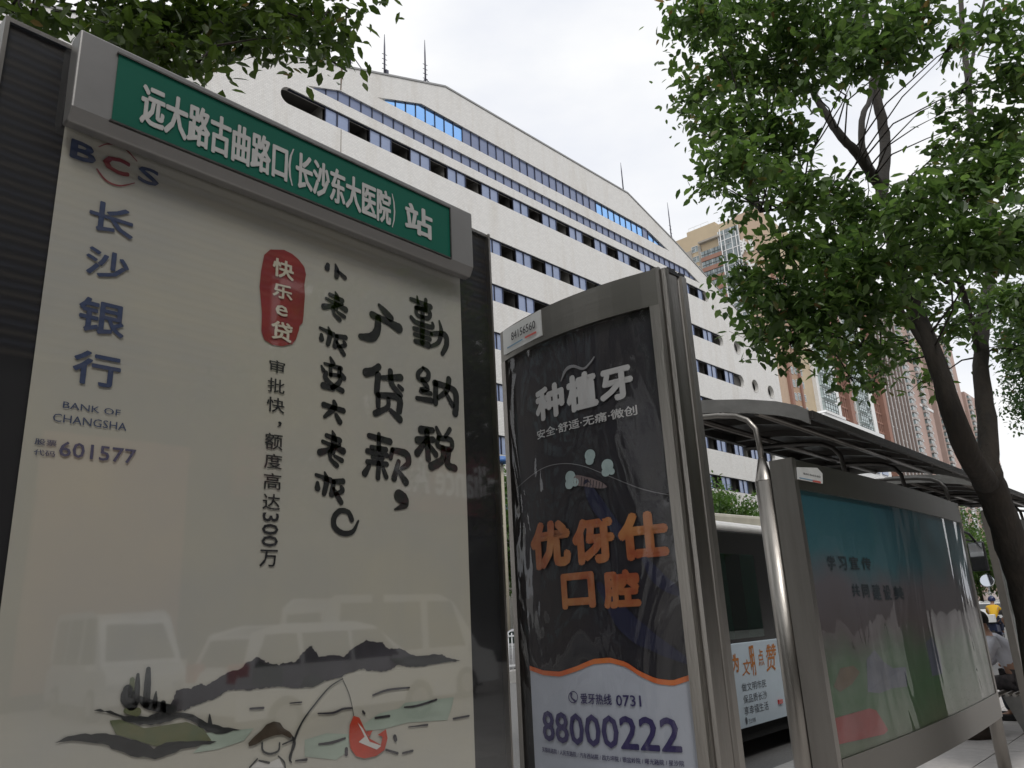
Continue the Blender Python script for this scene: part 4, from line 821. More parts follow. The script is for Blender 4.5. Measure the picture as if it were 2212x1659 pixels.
def ex3(b, fn, Ys, x0):
    def on3(x, y):
        Y = 1.78
        for _ in range(8): P = onY(x, y, Y); Y = Ys(P.x)
        return (P.x, P.z)
    def bb3(c, a, d): p = on3(*c(*a)); r = on3(*c(*d)); return (p[0], r[1], r[0], p[1])
    q = MB()
    for s_, a, d in [('学', (398, 48), (466, 145)), ('习', (482, 55), (552, 145)), ('宣', (566, 55), (642, 140)), ('传', (656, 62), (736, 145)), ('共', (582, 265), (650, 345)), ('同', (662, 270), (722, 352)), ('建', (738, 268), (812, 372)), ('设', (822, 275), (890, 372)), ('美', (900, 285), (985, 365))]:
        text_mb(q, s_, bb3(e7, (a[0]-4, a[1]-9), (d[0]+4, d[1]+9)), fn(-.001), .03)
    part(b, 'slogan_lettering', q, mat('grey_blue_ink', (.02, .035, .045), .5))
    q = MB(); f = fn(.0)
    def pg(pts, mi): q.poly([f(*on3(*e7(*p))) for p in pts], mi)
    pg([(440,1285),(560,1250),(720,1205),(770,1220),(815,1290),(862,1370),(832,1402),(640,1445),(475,1482)], 0)
    f = fn(-.002); pg([(700,830),(760,760),(830,850),(900,900),(1000,890),(1010,1040),(900,1050),(800,1090),(710,1080)], 1); pg([(450,1040),(500,900),(600,880),(650,930),(590,1020),(500,1080)], 2); pg([(1150,700),(1200,660),(1260,800),(1280,940),(1200,960)], 1)
    part(b, 'poster_shapes', q, [mat('red_corner_print', (.20, .022, .020), .5, 0, .15, 4), mat('slate_blue_print', (.06, .07, .10), .5, 0, .3, 5), mat('ochre_print', (.08, .055, .03), .5, 0, .4, 5)])
    f = fn(.016); q = MB(); q.prism([f(*on3(*d5(*p))) for p in [(752, 588), (880, 592), (912, 628), (914, 692), (757, 664)]], (0, -.006, 0)); p_ = part(b, 'phone_number_plate', q, plate_m)
    q = MB(); b4 = bb3(d5, (788, 622), (899, 655)); text_mb(q, '84156560', b4, fn(.0235), .01); part(p_, 'plate_lettering', q, ink_txt)
    q = MB(); a, d = on3(*d5(765, 652)), on3(*d5(858, 672)); q.prism([fn(.022)(a[0], a[1]-.006), fn(.022)(d[0], a[1]-.006), fn(.022)(d[0], a[1]), fn(.022)(a[0], a[1])], (0, -.001, 0), 0)
    d2 = on3(*d5(900, 682)); q.prism([fn(.022)(d[0]-.02, a[1]-.012), fn(.022)(d2[0], a[1]-.012), fn(.022)(d2[0], a[1]), fn(.022)(d[0]-.02, a[1])], (0, -.001, 0), 1); part(p_, 'plate_stripe', q, [MATS['blue_stripe'], MATS['red_stripe']])
board3(4.4, 0, 'long curved steel board with teal and green landscape poster and red corner', .14, 0, pm3, ex3)
pm4 = poster3_mat('grey_green_poster', 1.4, [(.10, .12, .10), (.12, .15, .13), (.10, .13, .12), (.16, .17, .16), (.20, .22, .21), (.22, .25, .24), (.20, .23, .22)])
board3(9.12, 0, 'edge-on advert board of the farther shelter, mostly hidden behind the forked trunk', .07, 0, pm4, None)

# ------------------------------------------------------------------ bus shelters
def shelter(dx, label, first):
    s = thing('bus_shelter', label, 'bus shelter', (6.35+dx, 2.1, 0))
    RP = [(1.68, 2.735), (1.74, 2.775), (1.86, 2.825), (2.05, 2.88), (2.34, 2.94), (2.55, 2.962), (2.76, 2.97)]
    xs = [4.5+dx+.617*i for i in range(7)]
    for i in range(6):
        q = MB(); a, c_ = xs[i]+.004, xs[i+1]-.004; vs = []; fs = []
        for y, z in RP: vs += [(a, y, z-.012), (c_, y, z-.012), (a, y, z), (c_, y, z)]
        for k in range(len(RP)-1): p = 4*k; fs += [(p, p+4, p+5, p+1), (p+2, p+3, p+7, p+6), (p, p+2, p+6, p+4), (p+1, p+5, p+7, p+3)]
        fs += [(0, 1, 3, 2), (4*len(RP)-4, 4*len(RP)-2, 4*len(RP)-1, 4*len(RP)-3)]; q.add(vs, fs, 0, False); part(s, 'roof_panel', q, roof_m)
    for i in range(7):
        q = MB(); x = xs[i]; vs = []; fs = []; w_ = .022 if 0 < i < 6 else .012; d_ = .045 if 0 < i < 6 else .062
        for y, z in RP: vs += [(x-w_, y, z-.013-d_), (x+w_, y, z-.013-d_), (x-w_, y, z-.013 if 0 < i < 6 else z+.012), (x+w_, y, z-.013 if 0 < i < 6 else z+.012)]
        for k in range(len(RP)-1): p = 4*k; fs += [(p, p+4, p+5, p+1), (p+2, p+3, p+7, p+6), (p, p+2, p+6, p+4), (p+1, p+5, p+7, p+3)]
        fs += [(0, 1, 3, 2), (4*len(RP)-4, 4*len(RP)-2, 4*len(RP)-1, 4*len(RP)-3)]; q.add(vs, fs); part(s, 'roof_rib' if 0 < i < 6 else 'end_fascia', q, rib_m if 0 < i < 6 else steel_paint)
    q = MB(); q.box((xs[0], 1.655, 2.69), (xs[6], 1.682, 2.74)); part(s, 'front_edge_beam', q, steel_dark, bevel=.004)
    q = MB(); q.box((xs[0], 2.74, 2.90), (xs[6], 2.775, 2.975)); part(s, 'rear_edge_beam', q, steel_dark)
    for y, z in ((2.0, 2.80), (2.5, 2.885)):
        q = MB(); q.tube([(xs[0]+.01, y, z), (xs[6]-.01, y, z)], .022, 8); part(s, 'purlin', q, rib_m)
    for i, x in enumerate((4.43, 5.80, 7.18, 8.55)):
        if i == 0 and not first: continue
        x += dx if i else dx
        z0_ = 0 if i in (0, 3) else .8; q = MB(); q.tube([(x, 1.975, z0_), (x, 1.975, 2.36)], .056, 24, cap=True); q.tube([(x, 1.975, 2.36), (x, 1.975, 2.365), (x, 1.975, 2.50)], [.056, .054, .020], 24); q.tube([(x, 1.975, z0_), (x, 1.975, z0_+.025)], .10 if z0_ == 0 else .06, 20); part(s, 'post', q, steel)
        q = MB(); q.tube([(x, 1.975, 2.49), (x, 1.977, 2.60), (x, 1.985, 2.68), (x, 2.03, 2.745), (x, 2.10, 2.785), (x, 2.22, 2.812), (x, 2.45, 2.84), (x, 2.70, 2.86)], .0175, 12); part(s, 'curved_arm', q, steel if i == 0 else steel_dark)
        if i == 0:
            q = MB(); q.tube([(x, 2.2, 2.81), (4.52+dx, 2.2, 2.83)], .02, 8); part(s, 'tie_bar', q, steel_dark)
    return s
roof_m = mat('roof_sheet_metal', (.10, .095, .09), .30, .8, .2, 3, .15, 30); rib_m = mat('roof_rib_metal', (.17, .16, .15), .30, .9, .15, 4)
shelter(0, 'nearer bus shelter with curved ribbed metal roof above the long teal board', True)
shelter(4.85, 'farther bus shelter roof running behind the forked tree trunk', False)

# bench
bn = thing('bench', 'steel tube bench carrying the seated man at the farther shelter', 'bench', (13.0, 2.65, 0))
q = MB()
for y in (2.42, 2.50, 2.58): q.tube([(12.0, y, .45), (14.4, y, .45)], .022, 10)
part(bn, 'seat', q, steel)
q = MB(); q.tube([(11.95, 2.68, .45), (14.4, 2.68, .45)], .03, 12); q.tube([(11.90, 2.68, .45), (11.95, 2.68, .45)], [.034, .036], 12); part(bn, 'front_rail', q, steel)
for x in (12.1, 14.2):
    q = MB(); q.prism([(x, 2.42, 0), (x, 2.50, 0), (x, 2.66, .43), (x, 2.40, .43)], (.05, 0, 0)); part(bn, 'leg', q, steel_paint)
# ------------------------------------------------------------------ bus at the stop
BX0, BX1, BY0, BY1 = 8.6, 20.9, 4.9, 7.4
bus = thing('city_bus', 'white-roofed city bus with pale blue advert panel standing behind the shelter', 'bus', (14.7, 6.1, -.13))
bus_black = mat('bus_black_band', (.012, .012, .012), .25, 0, spec=.6); bus_white = mat('bus_white_paint', (.76, .75, .73), .4, 0, .08, 3)
def rrect(y0, y1, z0, z1, r):
    p = []
    for cy_, cz_, a0 in ((y1-r, z1-r, 0), (y0+r, z1-r, 90)):
        for k in range(6): a = math.radians(a0+k*18); p.append((cy_+r*math.cos(a), cz_+r*math.sin(a)))
    return p+[(y0, z0), (y1, z0)]
q = MB(); q.prism([(BX0, y, z) for y, z in rrect(BY0+.02, BY1-.02, 1.235, 2.66, .05)], (BX1-BX0, 0, 0)); part(bus, 'body_upper', q, bus_black)
q = MB(); q.prism([(BX0, y, z) for y, z in rrect(BY0, BY1, .27, 1.24, .01)], (BX1-BX0, 0, 0)); part(bus, 'body_lower', q, mat('bus_pale_blue', (.54, .63, .70), .4, 0, .05, 3))
q = MB(); q.prism([(BX0+.02, y, z) for y, z in rrect(BY0+.04, BY1-.04, 2.64, 2.78, .09)], (BX1-BX0-.04, 0, 0)); part(bus, 'roof', q, bus_white)
q = MB(); q.tube([(BX0+.05, BY0+.045, 2.685), (BX1-.05, BY0+.045, 2.685)], .045, 10); part(bus, 'roof_rail', q, bus_white)
q = MB(); q.prism([(BX0+.9, BY0+.25, 2.77), (BX0+1.15, BY0+.25, 2.92), (BX0+3.7, BY0+.25, 2.98), (BX0+4.0, BY0+.25, 2.77)], (0, 2.0, 0)); part(bus, 'air_conditioner', q, mat('aged_cream_plastic', (.56, .53, .44), .6, 0, .12, 3), bevel=.05)
q = MB(); q.box((BX0+.05, BY0+.08, .10), (BX1-.05, BY1-.08, .28)); part(bus, 'underbody', q, mat('bus_underbody', (.01, .01, .01), .9))
green_refl = mat('teal_curtain', (.045, .10, .085), .8, 0, .3, 6); tintg = glass_mat('bus_glass', 1.55, (.50, .62, .58))  # teal strips put the greenish window reflection into colour
for i, (x0, x1) in enumerate([(9.0, 10.32), (11.2, 12.9), (13.1, 14.8), (16.6, 18.2), (18.35, 19.4)]):
    q = MB(); q.box((x0-.04, BY0+.012, 1.26), (x1+.04, BY0+.03, 2.37)); w_ = part(bus, 'window', q, bus_black)
    q = MB(); q.box((x0, BY0+.002, 1.29), (x1, BY0+.008, 2.34)); part(w_, 'pane', q, tintg)
    q = MB()
    for a, b in ((x0, x0+.5), (x1-.42, x1)):
        n = 12; vs = []
        for k in range(n+1): vs += [(a+(b-a)*k/n, BY0+.0102+.0008*math.sin(k*2), 1.29), (a+(b-a)*k/n*.96, BY0+.0102, 2.34)]
        q.add(vs, [(2*k, 2*k+2, 2*k+3, 2*k+1) for k in range(n)])
    part(w_, 'curtain', q, green_refl)
for x in (10.95+.2, 15.4):
    q = MB(); q.box((x-.0, BY0-.008, .3), (x+.0+.9, BY0+.01, 2.4)) if x > 15 else None
    if x > 15: part(bus, 'door', q, dark_glass)
for x in (12.0, 18.9):
    q = MB(); q.tube([(x, BY0-.01, .37), (x, BY0+.3, .37)], .5, 28); wh = part(bus, 'wheel', q, tyre_m); q = MB(); q.tube([(x, BY0-.02, .37), (x, BY0+.0, .37)], .26, 20); part(wh, 'rim', q, rim_m)
q = MB()
YB = BY0-.004
for s_, a, b, bold in [('文', (314, 1020), (382, 1105), .04), ('明', (360, 935), (410, 1112), .04), ('点', (410, 958), (456, 1050), .03), ('赞', (448, 930), (540, 1078), .04)]: text_mb(q, s_, bxY(e5, a, e5, b, YB), fy(YB), bold*.3, 0, .35 if s_ in '文赞' else 0)
text_mb(q, '为', bxY(e5, (255, 985), e5, (312, 1090), YB), fy(YB), .03, 0, .2)
part(bus, 'orange_brush_lettering', q, mat('orange_bus_print', (.48, .17, .03), .5))
q = MB()
for s_, a, b in [('做文明市民', (318, 1160), (468, 1178)), ('保品质长沙', (328, 1230), (474, 1247)), ('享幸福生活', (334, 1297), (482, 1312)), ('巴士传媒', (362, 1367), (405, 1384))]: text_mb(q, s_, bxY(e5, a, e5, b, YB), fy(YB), .0)
b_ = bxY(e5, (340, 1358), e5, (358, 1400), YB); q.poly([((b_[0]+b_[2])/2+(b_[2]-b_[0])/2*math.cos(a), YB, (b_[1]+b_[3])/2+(b_[3]-b_[1])/2*math.sin(a)) for a in [2*math.pi*k/12 for k in range(12)]])
part(bus, 'dark_lettering', q, mat('slate_print', (.07, .08, .10), .5))
b_ = bxY(e5, (532, 1255), e5, (558, 1275), BY0); q = MB(); q.box((b_[0], BY0-.02, b_[1]), (b_[2], BY0, b_[3])); part(bus, 'side_marker_lamp', q, red_lamp)
q = MB(); q.tube([(20.8, 4.98, 3.05), (21.5, 4.95, 3.25), (22.2, 4.85, 3.15), (22.5, 4.8, 2.95)], .03, 8); q.tube([(20.9, 4.98, 2.85), (21.6, 4.95, 3.02), (22.3, 4.84, 2.98)], .025, 8)
for x in (21.4, 21.8): q.tube([(x, 4.95, 2.98), (x, 4.95, 3.24)], .02, 6)
ma = part(bus, 'mirror_arm', q, black_print)
q = MB(); q.box((22.35, 4.62, 2.25), (22.5, 4.98, 2.95)); m_ = part(ma, 'mirror', q, black_print, bevel=.03)
q = MB(); q.box((22.34, 4.65, 2.28), (22.35, 4.95, 2.92)); part(ma, 'mirror_glass', q, mat('mirror_face', (.6, .63, .66), .05, 1.))
q = MB(); q.tube([(22.4, 4.72, 2.02), (22.46, 4.72, 2.0)], .15, 16); part(ma, 'round_mirror', q, MATS['mirror_face'])

# ------------------------------------------------------------------ cars
def car(name, label, loc, rot, m_, kind='sedan', group=None, cat='car'):
    t_ = thing(name, label, cat, loc, group); Wd = .9
    if kind == 'sedan': body = [(-2.3,.35),(-2.32,.75),(-2.2,.98),(-1.5,1.03),(1.0,1.0),(2.0,.85),(2.28,.68),(2.32,.35)]; cab = [(-1.75,1.0),(-1.2,1.38),(-.5,1.47),(.2,1.45),(1.15,.98)]
    elif kind == 'suv': body = [(-2.25,.4),(-2.28,.9),(-2.2,1.08),(1.1,1.08),(2.05,.98),(2.3,.78),(2.33,.4)]; cab = [(-2.15,1.06),(-1.95,1.62),(-1.4,1.74),(.1,1.72),(.5,1.62),(1.25,1.06)]
    else: body = [(-2.45,.35),(-2.5,1.1),(1.75,1.1),(2.3,.92),(2.45,.6),(2.45,.35)]; cab = [(-2.5,1.08),(-2.42,2.1),(-2.2,2.28),(.7,2.26),(1.1,2.1),(1.85,1.08)]
    def loft(pr, w0, w1, zb, zt):
        q = MB(); n = len(pr); vs = []
        for sgn_ in (-1, 1):
            for x, z in pr:
                tt = 0 if zt == zb else min(1, max(0, (z-zb)/(zt-zb))); vs.append((x, sgn_*(w0+(w1-w0)*tt), z))
        q.add(vs, [tuple(range(n)), tuple(range(n, 2*n))[::-1]]+[(i, (i+1) % n, n+(i+1) % n, n+i) for i in range(n)]); return q
    def sub(nm, q, mm, bev=0, parent=None):
        o = link(nm, q.mesh(nm, mm), parent or t_)
        if bev: b = o.modifiers.new('bevel', 'BEVEL'); b.width = bev; b.segments = 3; b.limit_method = 'ANGLE'; b.angle_limit = .35
        return o
    sub('body', loft(body, Wd-.03, Wd-.05, 0, 2), m_, .05); zc0, zc1 = cab[0][1], max(z for x, z in cab)
    sub('cabin', loft(cab, Wd-.06, Wd-.24 if kind != 'van' else Wd-.12, zc0, zc1), m_, .05)
    f_ = lambda x, z, s, d=.008: (x, s*(Wd-.06-(Wd-.06-(Wd-.24 if kind != 'van' else Wd-.12))*(z-zc0)/(zc1-zc0)+d), z)
    zt = zc1-.12; lo = zc0+.05
    cx0, cx1 = cab[1][0], cab[-1][0]
    segs = {'sedan': [(-1.25, -.15), (-.08, .72)], 'suv': [(-1.85, -1.15), (-1.05, -.1), (-.02, .75)], 'van': [(-2.2, -1.1), (-1.0, .1), (.3, 1.2)]}[kind]
    for a, b in segs:
        for s in (-1, 1):
            q = MB(); last = (b == segs[-1][1]); first = (a == segs[0][0])
            q.add([f_(a-(0.15 if first and kind != 'van' else 0), lo, s), f_(b+(.25 if last else 0), lo, s), f_(b-(.15 if last else 0), zt, s), f_(a+(.12 if first else 0), zt, s)], [(0, 1, 2, 3)]); sub('side_window', q, dark_glass)
    def scr(p0, p1, nm):
        q = MB(); (xa, za), (xb, zb) = p0, p1; dx = .012 if p0[0] > 0 else -.012; u = .12
        A = (xa+(xb-xa)*u, za+(zb-za)*u); B = (xa+(xb-xa)*(1-u), za+(zb-za)*(1-u)); wy = lambda z: (Wd-.1-(Wd-.06-(Wd-.24))*(z-zc0)/(zc1-zc0))-.05
        q.add([(A[0]+dx, -wy(A[1]), A[1]+.012), (A[0]+dx, wy(A[1]), A[1]+.012), (B[0]+dx, wy(B[1]), B[1]+.012), (B[0]+dx, -wy(B[1]), B[1]+.012)], [(0, 1, 2, 3)]); sub(nm, q, dark_glass)
    scr(cab[-1], cab[-2], 'windscreen'); scr(cab[0], cab[1], 'rear_window')
    for x in (-1.42, 1.42):
        for s in (-1, 1):
            q = MB(); q.tube([(x, s*(Wd-.22), .33), (x, s*(Wd-.01), .33)], .33, 22); w_ = sub('wheel', q, tyre_m); q = MB(); q.tube([(x, s*(Wd-.02), .33), (x, s*(Wd+.005), .33)], .2, 16); sub('rim', q, rim_m, 0, w_)
    for s in (-1, 1):
        q = MB(); q.box((body[-2][0]-.2, s*.5, .62), (body[-2][0]+.03, s*.82, .76)); sub('headlight', q, clear_lamp, .02)
        q = MB(); q.box((body[1][0]-.01, s*.52, .78 if kind == 'sedan' else .9), (body[1][0]+.2, s*.86, .92 if kind == 'sedan' else 1.2)); sub('tail_light', q, red_lamp, .02)
        q = MB(); q.box((.75 if kind != 'van' else 1.5, s*(Wd-.04), 1.02), (.92 if kind != 'van' else 1.66, s*(Wd+.16), 1.16)); sub('wing_mirror', q, m_, .03)
    q = MB(); q.box((-2.1, -.7, .2), (2.1, .7, .4)); sub('underbody', q, black_print)
    t_.rotation_euler = (0, 0, rot); return t_
car('parked_car', 'silver grey sedan behind white railing, glimpsed between the first two boards', (21.6, 18.9, -.13), math.pi, silver_car_m)
car('parked_car', 'white sedan on the road beyond the rider in yellow', (57, 11.9, -.13), 0, white_car_m)
car('parked_car', 'white hatchback with dark windows mirrored in the bank poster glass', (9.0, -9.6, 0), 0, white_car_m, 'suv')
car('parked_van', 'white minibus mirrored at the right edge of the bank board', (12.2, -11.6, 0), 0, white_car_m, 'van', cat='van')
car('parked_van', 'pale delivery van mirrored low on the left of the bank board', (8.2, -17.0, 0), math.pi/2+.1, white_car_m, 'van', cat='van')

# ------------------------------------------------------------------ railings
rail_m = mat('white_railing_paint', (.75, .76, .77), .4)
def railing(label, x0, x1, y, z0, z1, step):
    r_ = thing('railing', label, 'railing', ((x0+x1)/2, y, z0)); q = MB(); q.box((x0, y-.02, z1-.05), (x1, y+.02, z1)); q.box((x0, y-.02, z0+.12), (x1, y+.02, z0+.17)); part(r_, 'rail', q, rail_m)
    q = MB(); q.tube([(0, 0, 0), (0, 0, z1-z0+.06)], .016, 6); pm_ = q.mesh('bar', rail_m); n = min(290, int((x1-x0)/step))
    for i in range(n): link('bar', pm_, r_, Vector((x0+i*(x1-x0)/n, y, z0))-worldloc(r_))
railing('white barred railing on the median kerb, seen between the first two boards', 15, 24, 16.95, .2, 1.22, .16)
railing('white barred railing behind the yellow-shirted rider', 62, 84, 14.3, -.13, 1.9, .35)

# ------------------------------------------------------------------ street lamps
lp = thing('street_lamp', 'white street lamp with curved bow bracket above the round green tree', 'street lamp', (100, 21, -.1))
q = MB(); q.tube([(100, 21, -.1), (100, 21, 10.9)], [.14, .09], 10); part(lp, 'pole', q, rail_m)
q = MB(); q.tube([(100, 21, 8.9), (100, 21.7, 9.3), (100, 22.0, 10.0), (100, 21.2, 10.8)], .05, 6); q.tube([(100, 21, 10.7), (100, 19.5, 11.4), (100, 17.8, 11.5)], .06, 6); q.tube([(100, 21, 9.6), (100, 21.9, 9.6)], .04, 6); q.tube([(100, 21, 10.1), (100, 21.95, 10.1)], .04, 6); part(lp, 'bow_bracket', q, rail_m)
lp = thing('street_lamp', 'blue-capped lamp post in the slit between the bank board and the dental column', 'street lamp', (27.2, 25, -.1))
q = MB(); q.tube([(27.2, 25, -.1), (27.2, 25, 8.9)], .07, 8); part(lp, 'pole', q, mat('beige_post', (.42, .38, .30), .6))
q = MB(); q.tube([(27.2, 25, 8.85), (27.2, 25, 9.0), (27.2, 25, 9.15)], [.45, .42, .2], 14); part(lp, 'lamp_shade', q, mat('blue_cap', (.06, .16, .42), .4))

# ------------------------------------------------------------------ people
skin_m = mat('warm_skin', (.36, .20, .13), .55, 0, .06, 10); hair_m = mat('black_hair', (.012, .010, .009), .7, 0, .3, 20)
def face(root, c, fx, fy_, s=1.):
    fv = Vector((fx, fy_, 0)).normalized(); sv = Vector((-fv.y, fv.x, 0)); c = Vector(c)
    q = MB()
    for e in (-1, 1): q.tube([c+fv*.088*s+sv*.032*e+Vector((0, 0, .01)), c+fv*.096*s+sv*.032*e+Vector((0, 0, .01))], .011, 8)
    part(root, 'eye', q, black_print)
    q = MB(); q.prism([c+fv*.09*s+sv*.012, c+fv*.09*s-sv*.012, c+fv*.12*s+Vector((0, 0, -.03))], (0, 0, -.012)); q.tube([c+fv*.092*s+sv*.022+Vector((0, 0, -.06)), c+fv*.092*s-sv*.022+Vector((0, 0, -.06))], .005, 6)
    for e in (-1, 1): q.tube([c+sv*e*.078-fv*.01+Vector((0, 0, -.03)), c+sv*e*.084-fv*.012+Vector((0, 0, .02))], .014, 8)
    part(root, 'nose_and_ears', q, skin_m)
def headshape(root, c, f, hair_drop=.02, name='hair', hm=None, scale=1.05):
    c = Vector(c); f = Vector(f).normalized(); q = MB(); vs = []; fs = []; n = 16; mrow = 9
    for i in range(mrow):
        th = math.pi*.62*i/(mrow-1)
        for k in range(n):
            ph = 2*math.pi*k/n; d = Vector((math.sin(th)*math.cos(ph), math.sin(th)*math.sin(ph), math.cos(th)))
            fr_ = d.dot(f); rr = .102*scale; 
            if i > 4 and fr_ > .35: d.z = max(d.z, .32)
            p = Vector((d.x*rr*.95, d.y*rr, d.z*rr*1.15))*(1+.05*math.sin(7*ph+i)*.5); vs.append(c+p)
    for i in range(mrow-1):
        for k in range(n): fs.append((i*n+k, i*n+(k+1) % n, (i+1)*n+(k+1) % n, (i+1)*n+k))
    q.add(vs, fs, 0, True); return part(root, name, q, hm or hair_m)
def fingers(ch, hx, hy, hz, dx, dy, dz, r=.009):
    d = Vector((dx, dy, dz)).normalized(); s = d.cross(Vector((0, 0, 1))).normalized(); out = []
    for k, ln in enumerate((.065, .078, .082, .07)):
        b = Vector((hx, hy, hz))+s*(k-1.5)*.02; out.append([(*b, .016), (*(b+d*ln*.5), r), (*(b+d*ln*.85+Vector((0, 0, -.02))), r*.85)])
    b = Vector((hx, hy, hz))+s*(-.035)-d*.03; out.append([(*Vector((hx, hy, hz)), .02), (*b, .012), (*(b+d*.045-s*.01), r)])
    return out
def sitter(x, y, label, shirt_m, trous_m, z0=0., lean=.22, fyd=1, hairm=None):
    p = thing('person', label, 'person', (x, y, z0)); F = fyd
    hip = (x, y-.02*F, z0+.60); w_ = (x, y+.02*F, z0+.80); ch = (x, y+(lean*.7)*F, z0+1.02); nk = (x, y+(lean+.06)*F, z0+1.18); hd = (x, y+(lean+.12)*F, z0+1.33)
    chains = [[(*hip, .15), (*w_, .14), (*ch, .145), (nk[0], nk[1], nk[2]-.02, .06), (nk[0], nk[1]+.02*F, nk[2]+.05, .055), (hd[0], hd[1], hd[2]-.03, .078), (hd[0], hd[1], hd[2]+.04, .088)]]
    for s in (-1, 1):
        sh = (x+s*.18, y+lean*.85*F, z0+1.07); el = (x+s*.24, y+(lean+.12)*F, z0+.80); ha = (x+s*.10, y+(lean+.33)*F, z0+.72)
        chains.append([(*ch, .145), (*sh, .062), (*el, .045), (ha[0], ha[1]-.06*F, ha[2], .03), (*ha, .032)])
        chains += fingers(None, ha[0], ha[1]+.04*F, ha[2], 0, F, -.2)
        kn = (x+s*.14, y+.44*F, z0+.54); an = (x+s*.15, y+.40*F, z0+.09); to = (x+s*.16, y+.56*F, z0+.045)
        chains.append([(*hip, .15), (x+s*.10, y+.04*F, z0+.56, .09), (*kn, .062), (*an, .038), (*to, .035)])
    skin(p, 'body', chains, skin_m)
    sc = [[(*hip, .158), (*w_, .158), (*ch, .165), (nk[0], nk[1]-.01*F, nk[2]-.02, .075)]]
    for s in (-1, 1):
        sh = (x+s*.18, y+lean*.85*F, z0+1.07); el = (x+s*.24, y+(lean+.12)*F, z0+.80); sc.append([(*ch, .165), (*sh, .085), (*el, .068), (x+s*.20, y+(lean+.2)*F, z0+.77, .055)])
    skin(p, 'shirt', sc, shirt_m)
    tcn = []
    for s in (-1, 1):
        kn = (x+s*.14, y+.44*F, z0+.54); an = (x+s*.15, y+.40*F, z0+.12); tcn.append([(hip[0], hip[1], hip[2]-.04, .165), (x+s*.10, y+.06*F, z0+.56, .11), (*kn, .082), (*an, .06)])
    skin(p, 'trousers', tcn, trous_m)
    q = MB()
    q.tube([(x-.15, y-.03*F, z0+.68), (x-.12, y-.16*F, z0+.67), (x+.12, y-.16*F, z0+.67), (x+.15, y-.03*F, z0+.68)], .022, 8); part(p, 'belt', q, black_print)
    for s in (-1, 1):
        q = MB(); q.prism([(x+s*.16-.05, y+.34*F, z0+.0), (x+s*.16+.05, y+.34*F, z0), (x+s*.16+.045, y+.62*F, z0), (x+s*.16-.045, y+.62*F, z0)], (0, 0, .085)); part(p, 'shoe', q, tyre_m, bevel=.02)
    headshape(p, (hd[0], hd[1]-.008*F, hd[2]+.02), (0, F, 0)); face(p, (hd[0], hd[1], hd[2]), 0, F); return p
shirt1 = mat('pale_lilac_grey_shirt', (.62, .62, .67), .8, 0, .1, 10, .3, 30); trou1 = mat('dark_camouflage_trousers', (.10, .085, .085), .85, 0, .7, 14, col2=(.02, .02, .022))
sitter(12.55, 2.52, 'seated man in pale grey shirt and black belt leaning forward on the bench', shirt1, trou1, lean=.2)
sitter(13.35, 2.43, 'black-haired person seated beyond the man in the pale grey shirt', mat('navy_top', (.03, .035, .06), .8), mat('dark_jeans', (.03, .035, .05), .85), lean=.12)
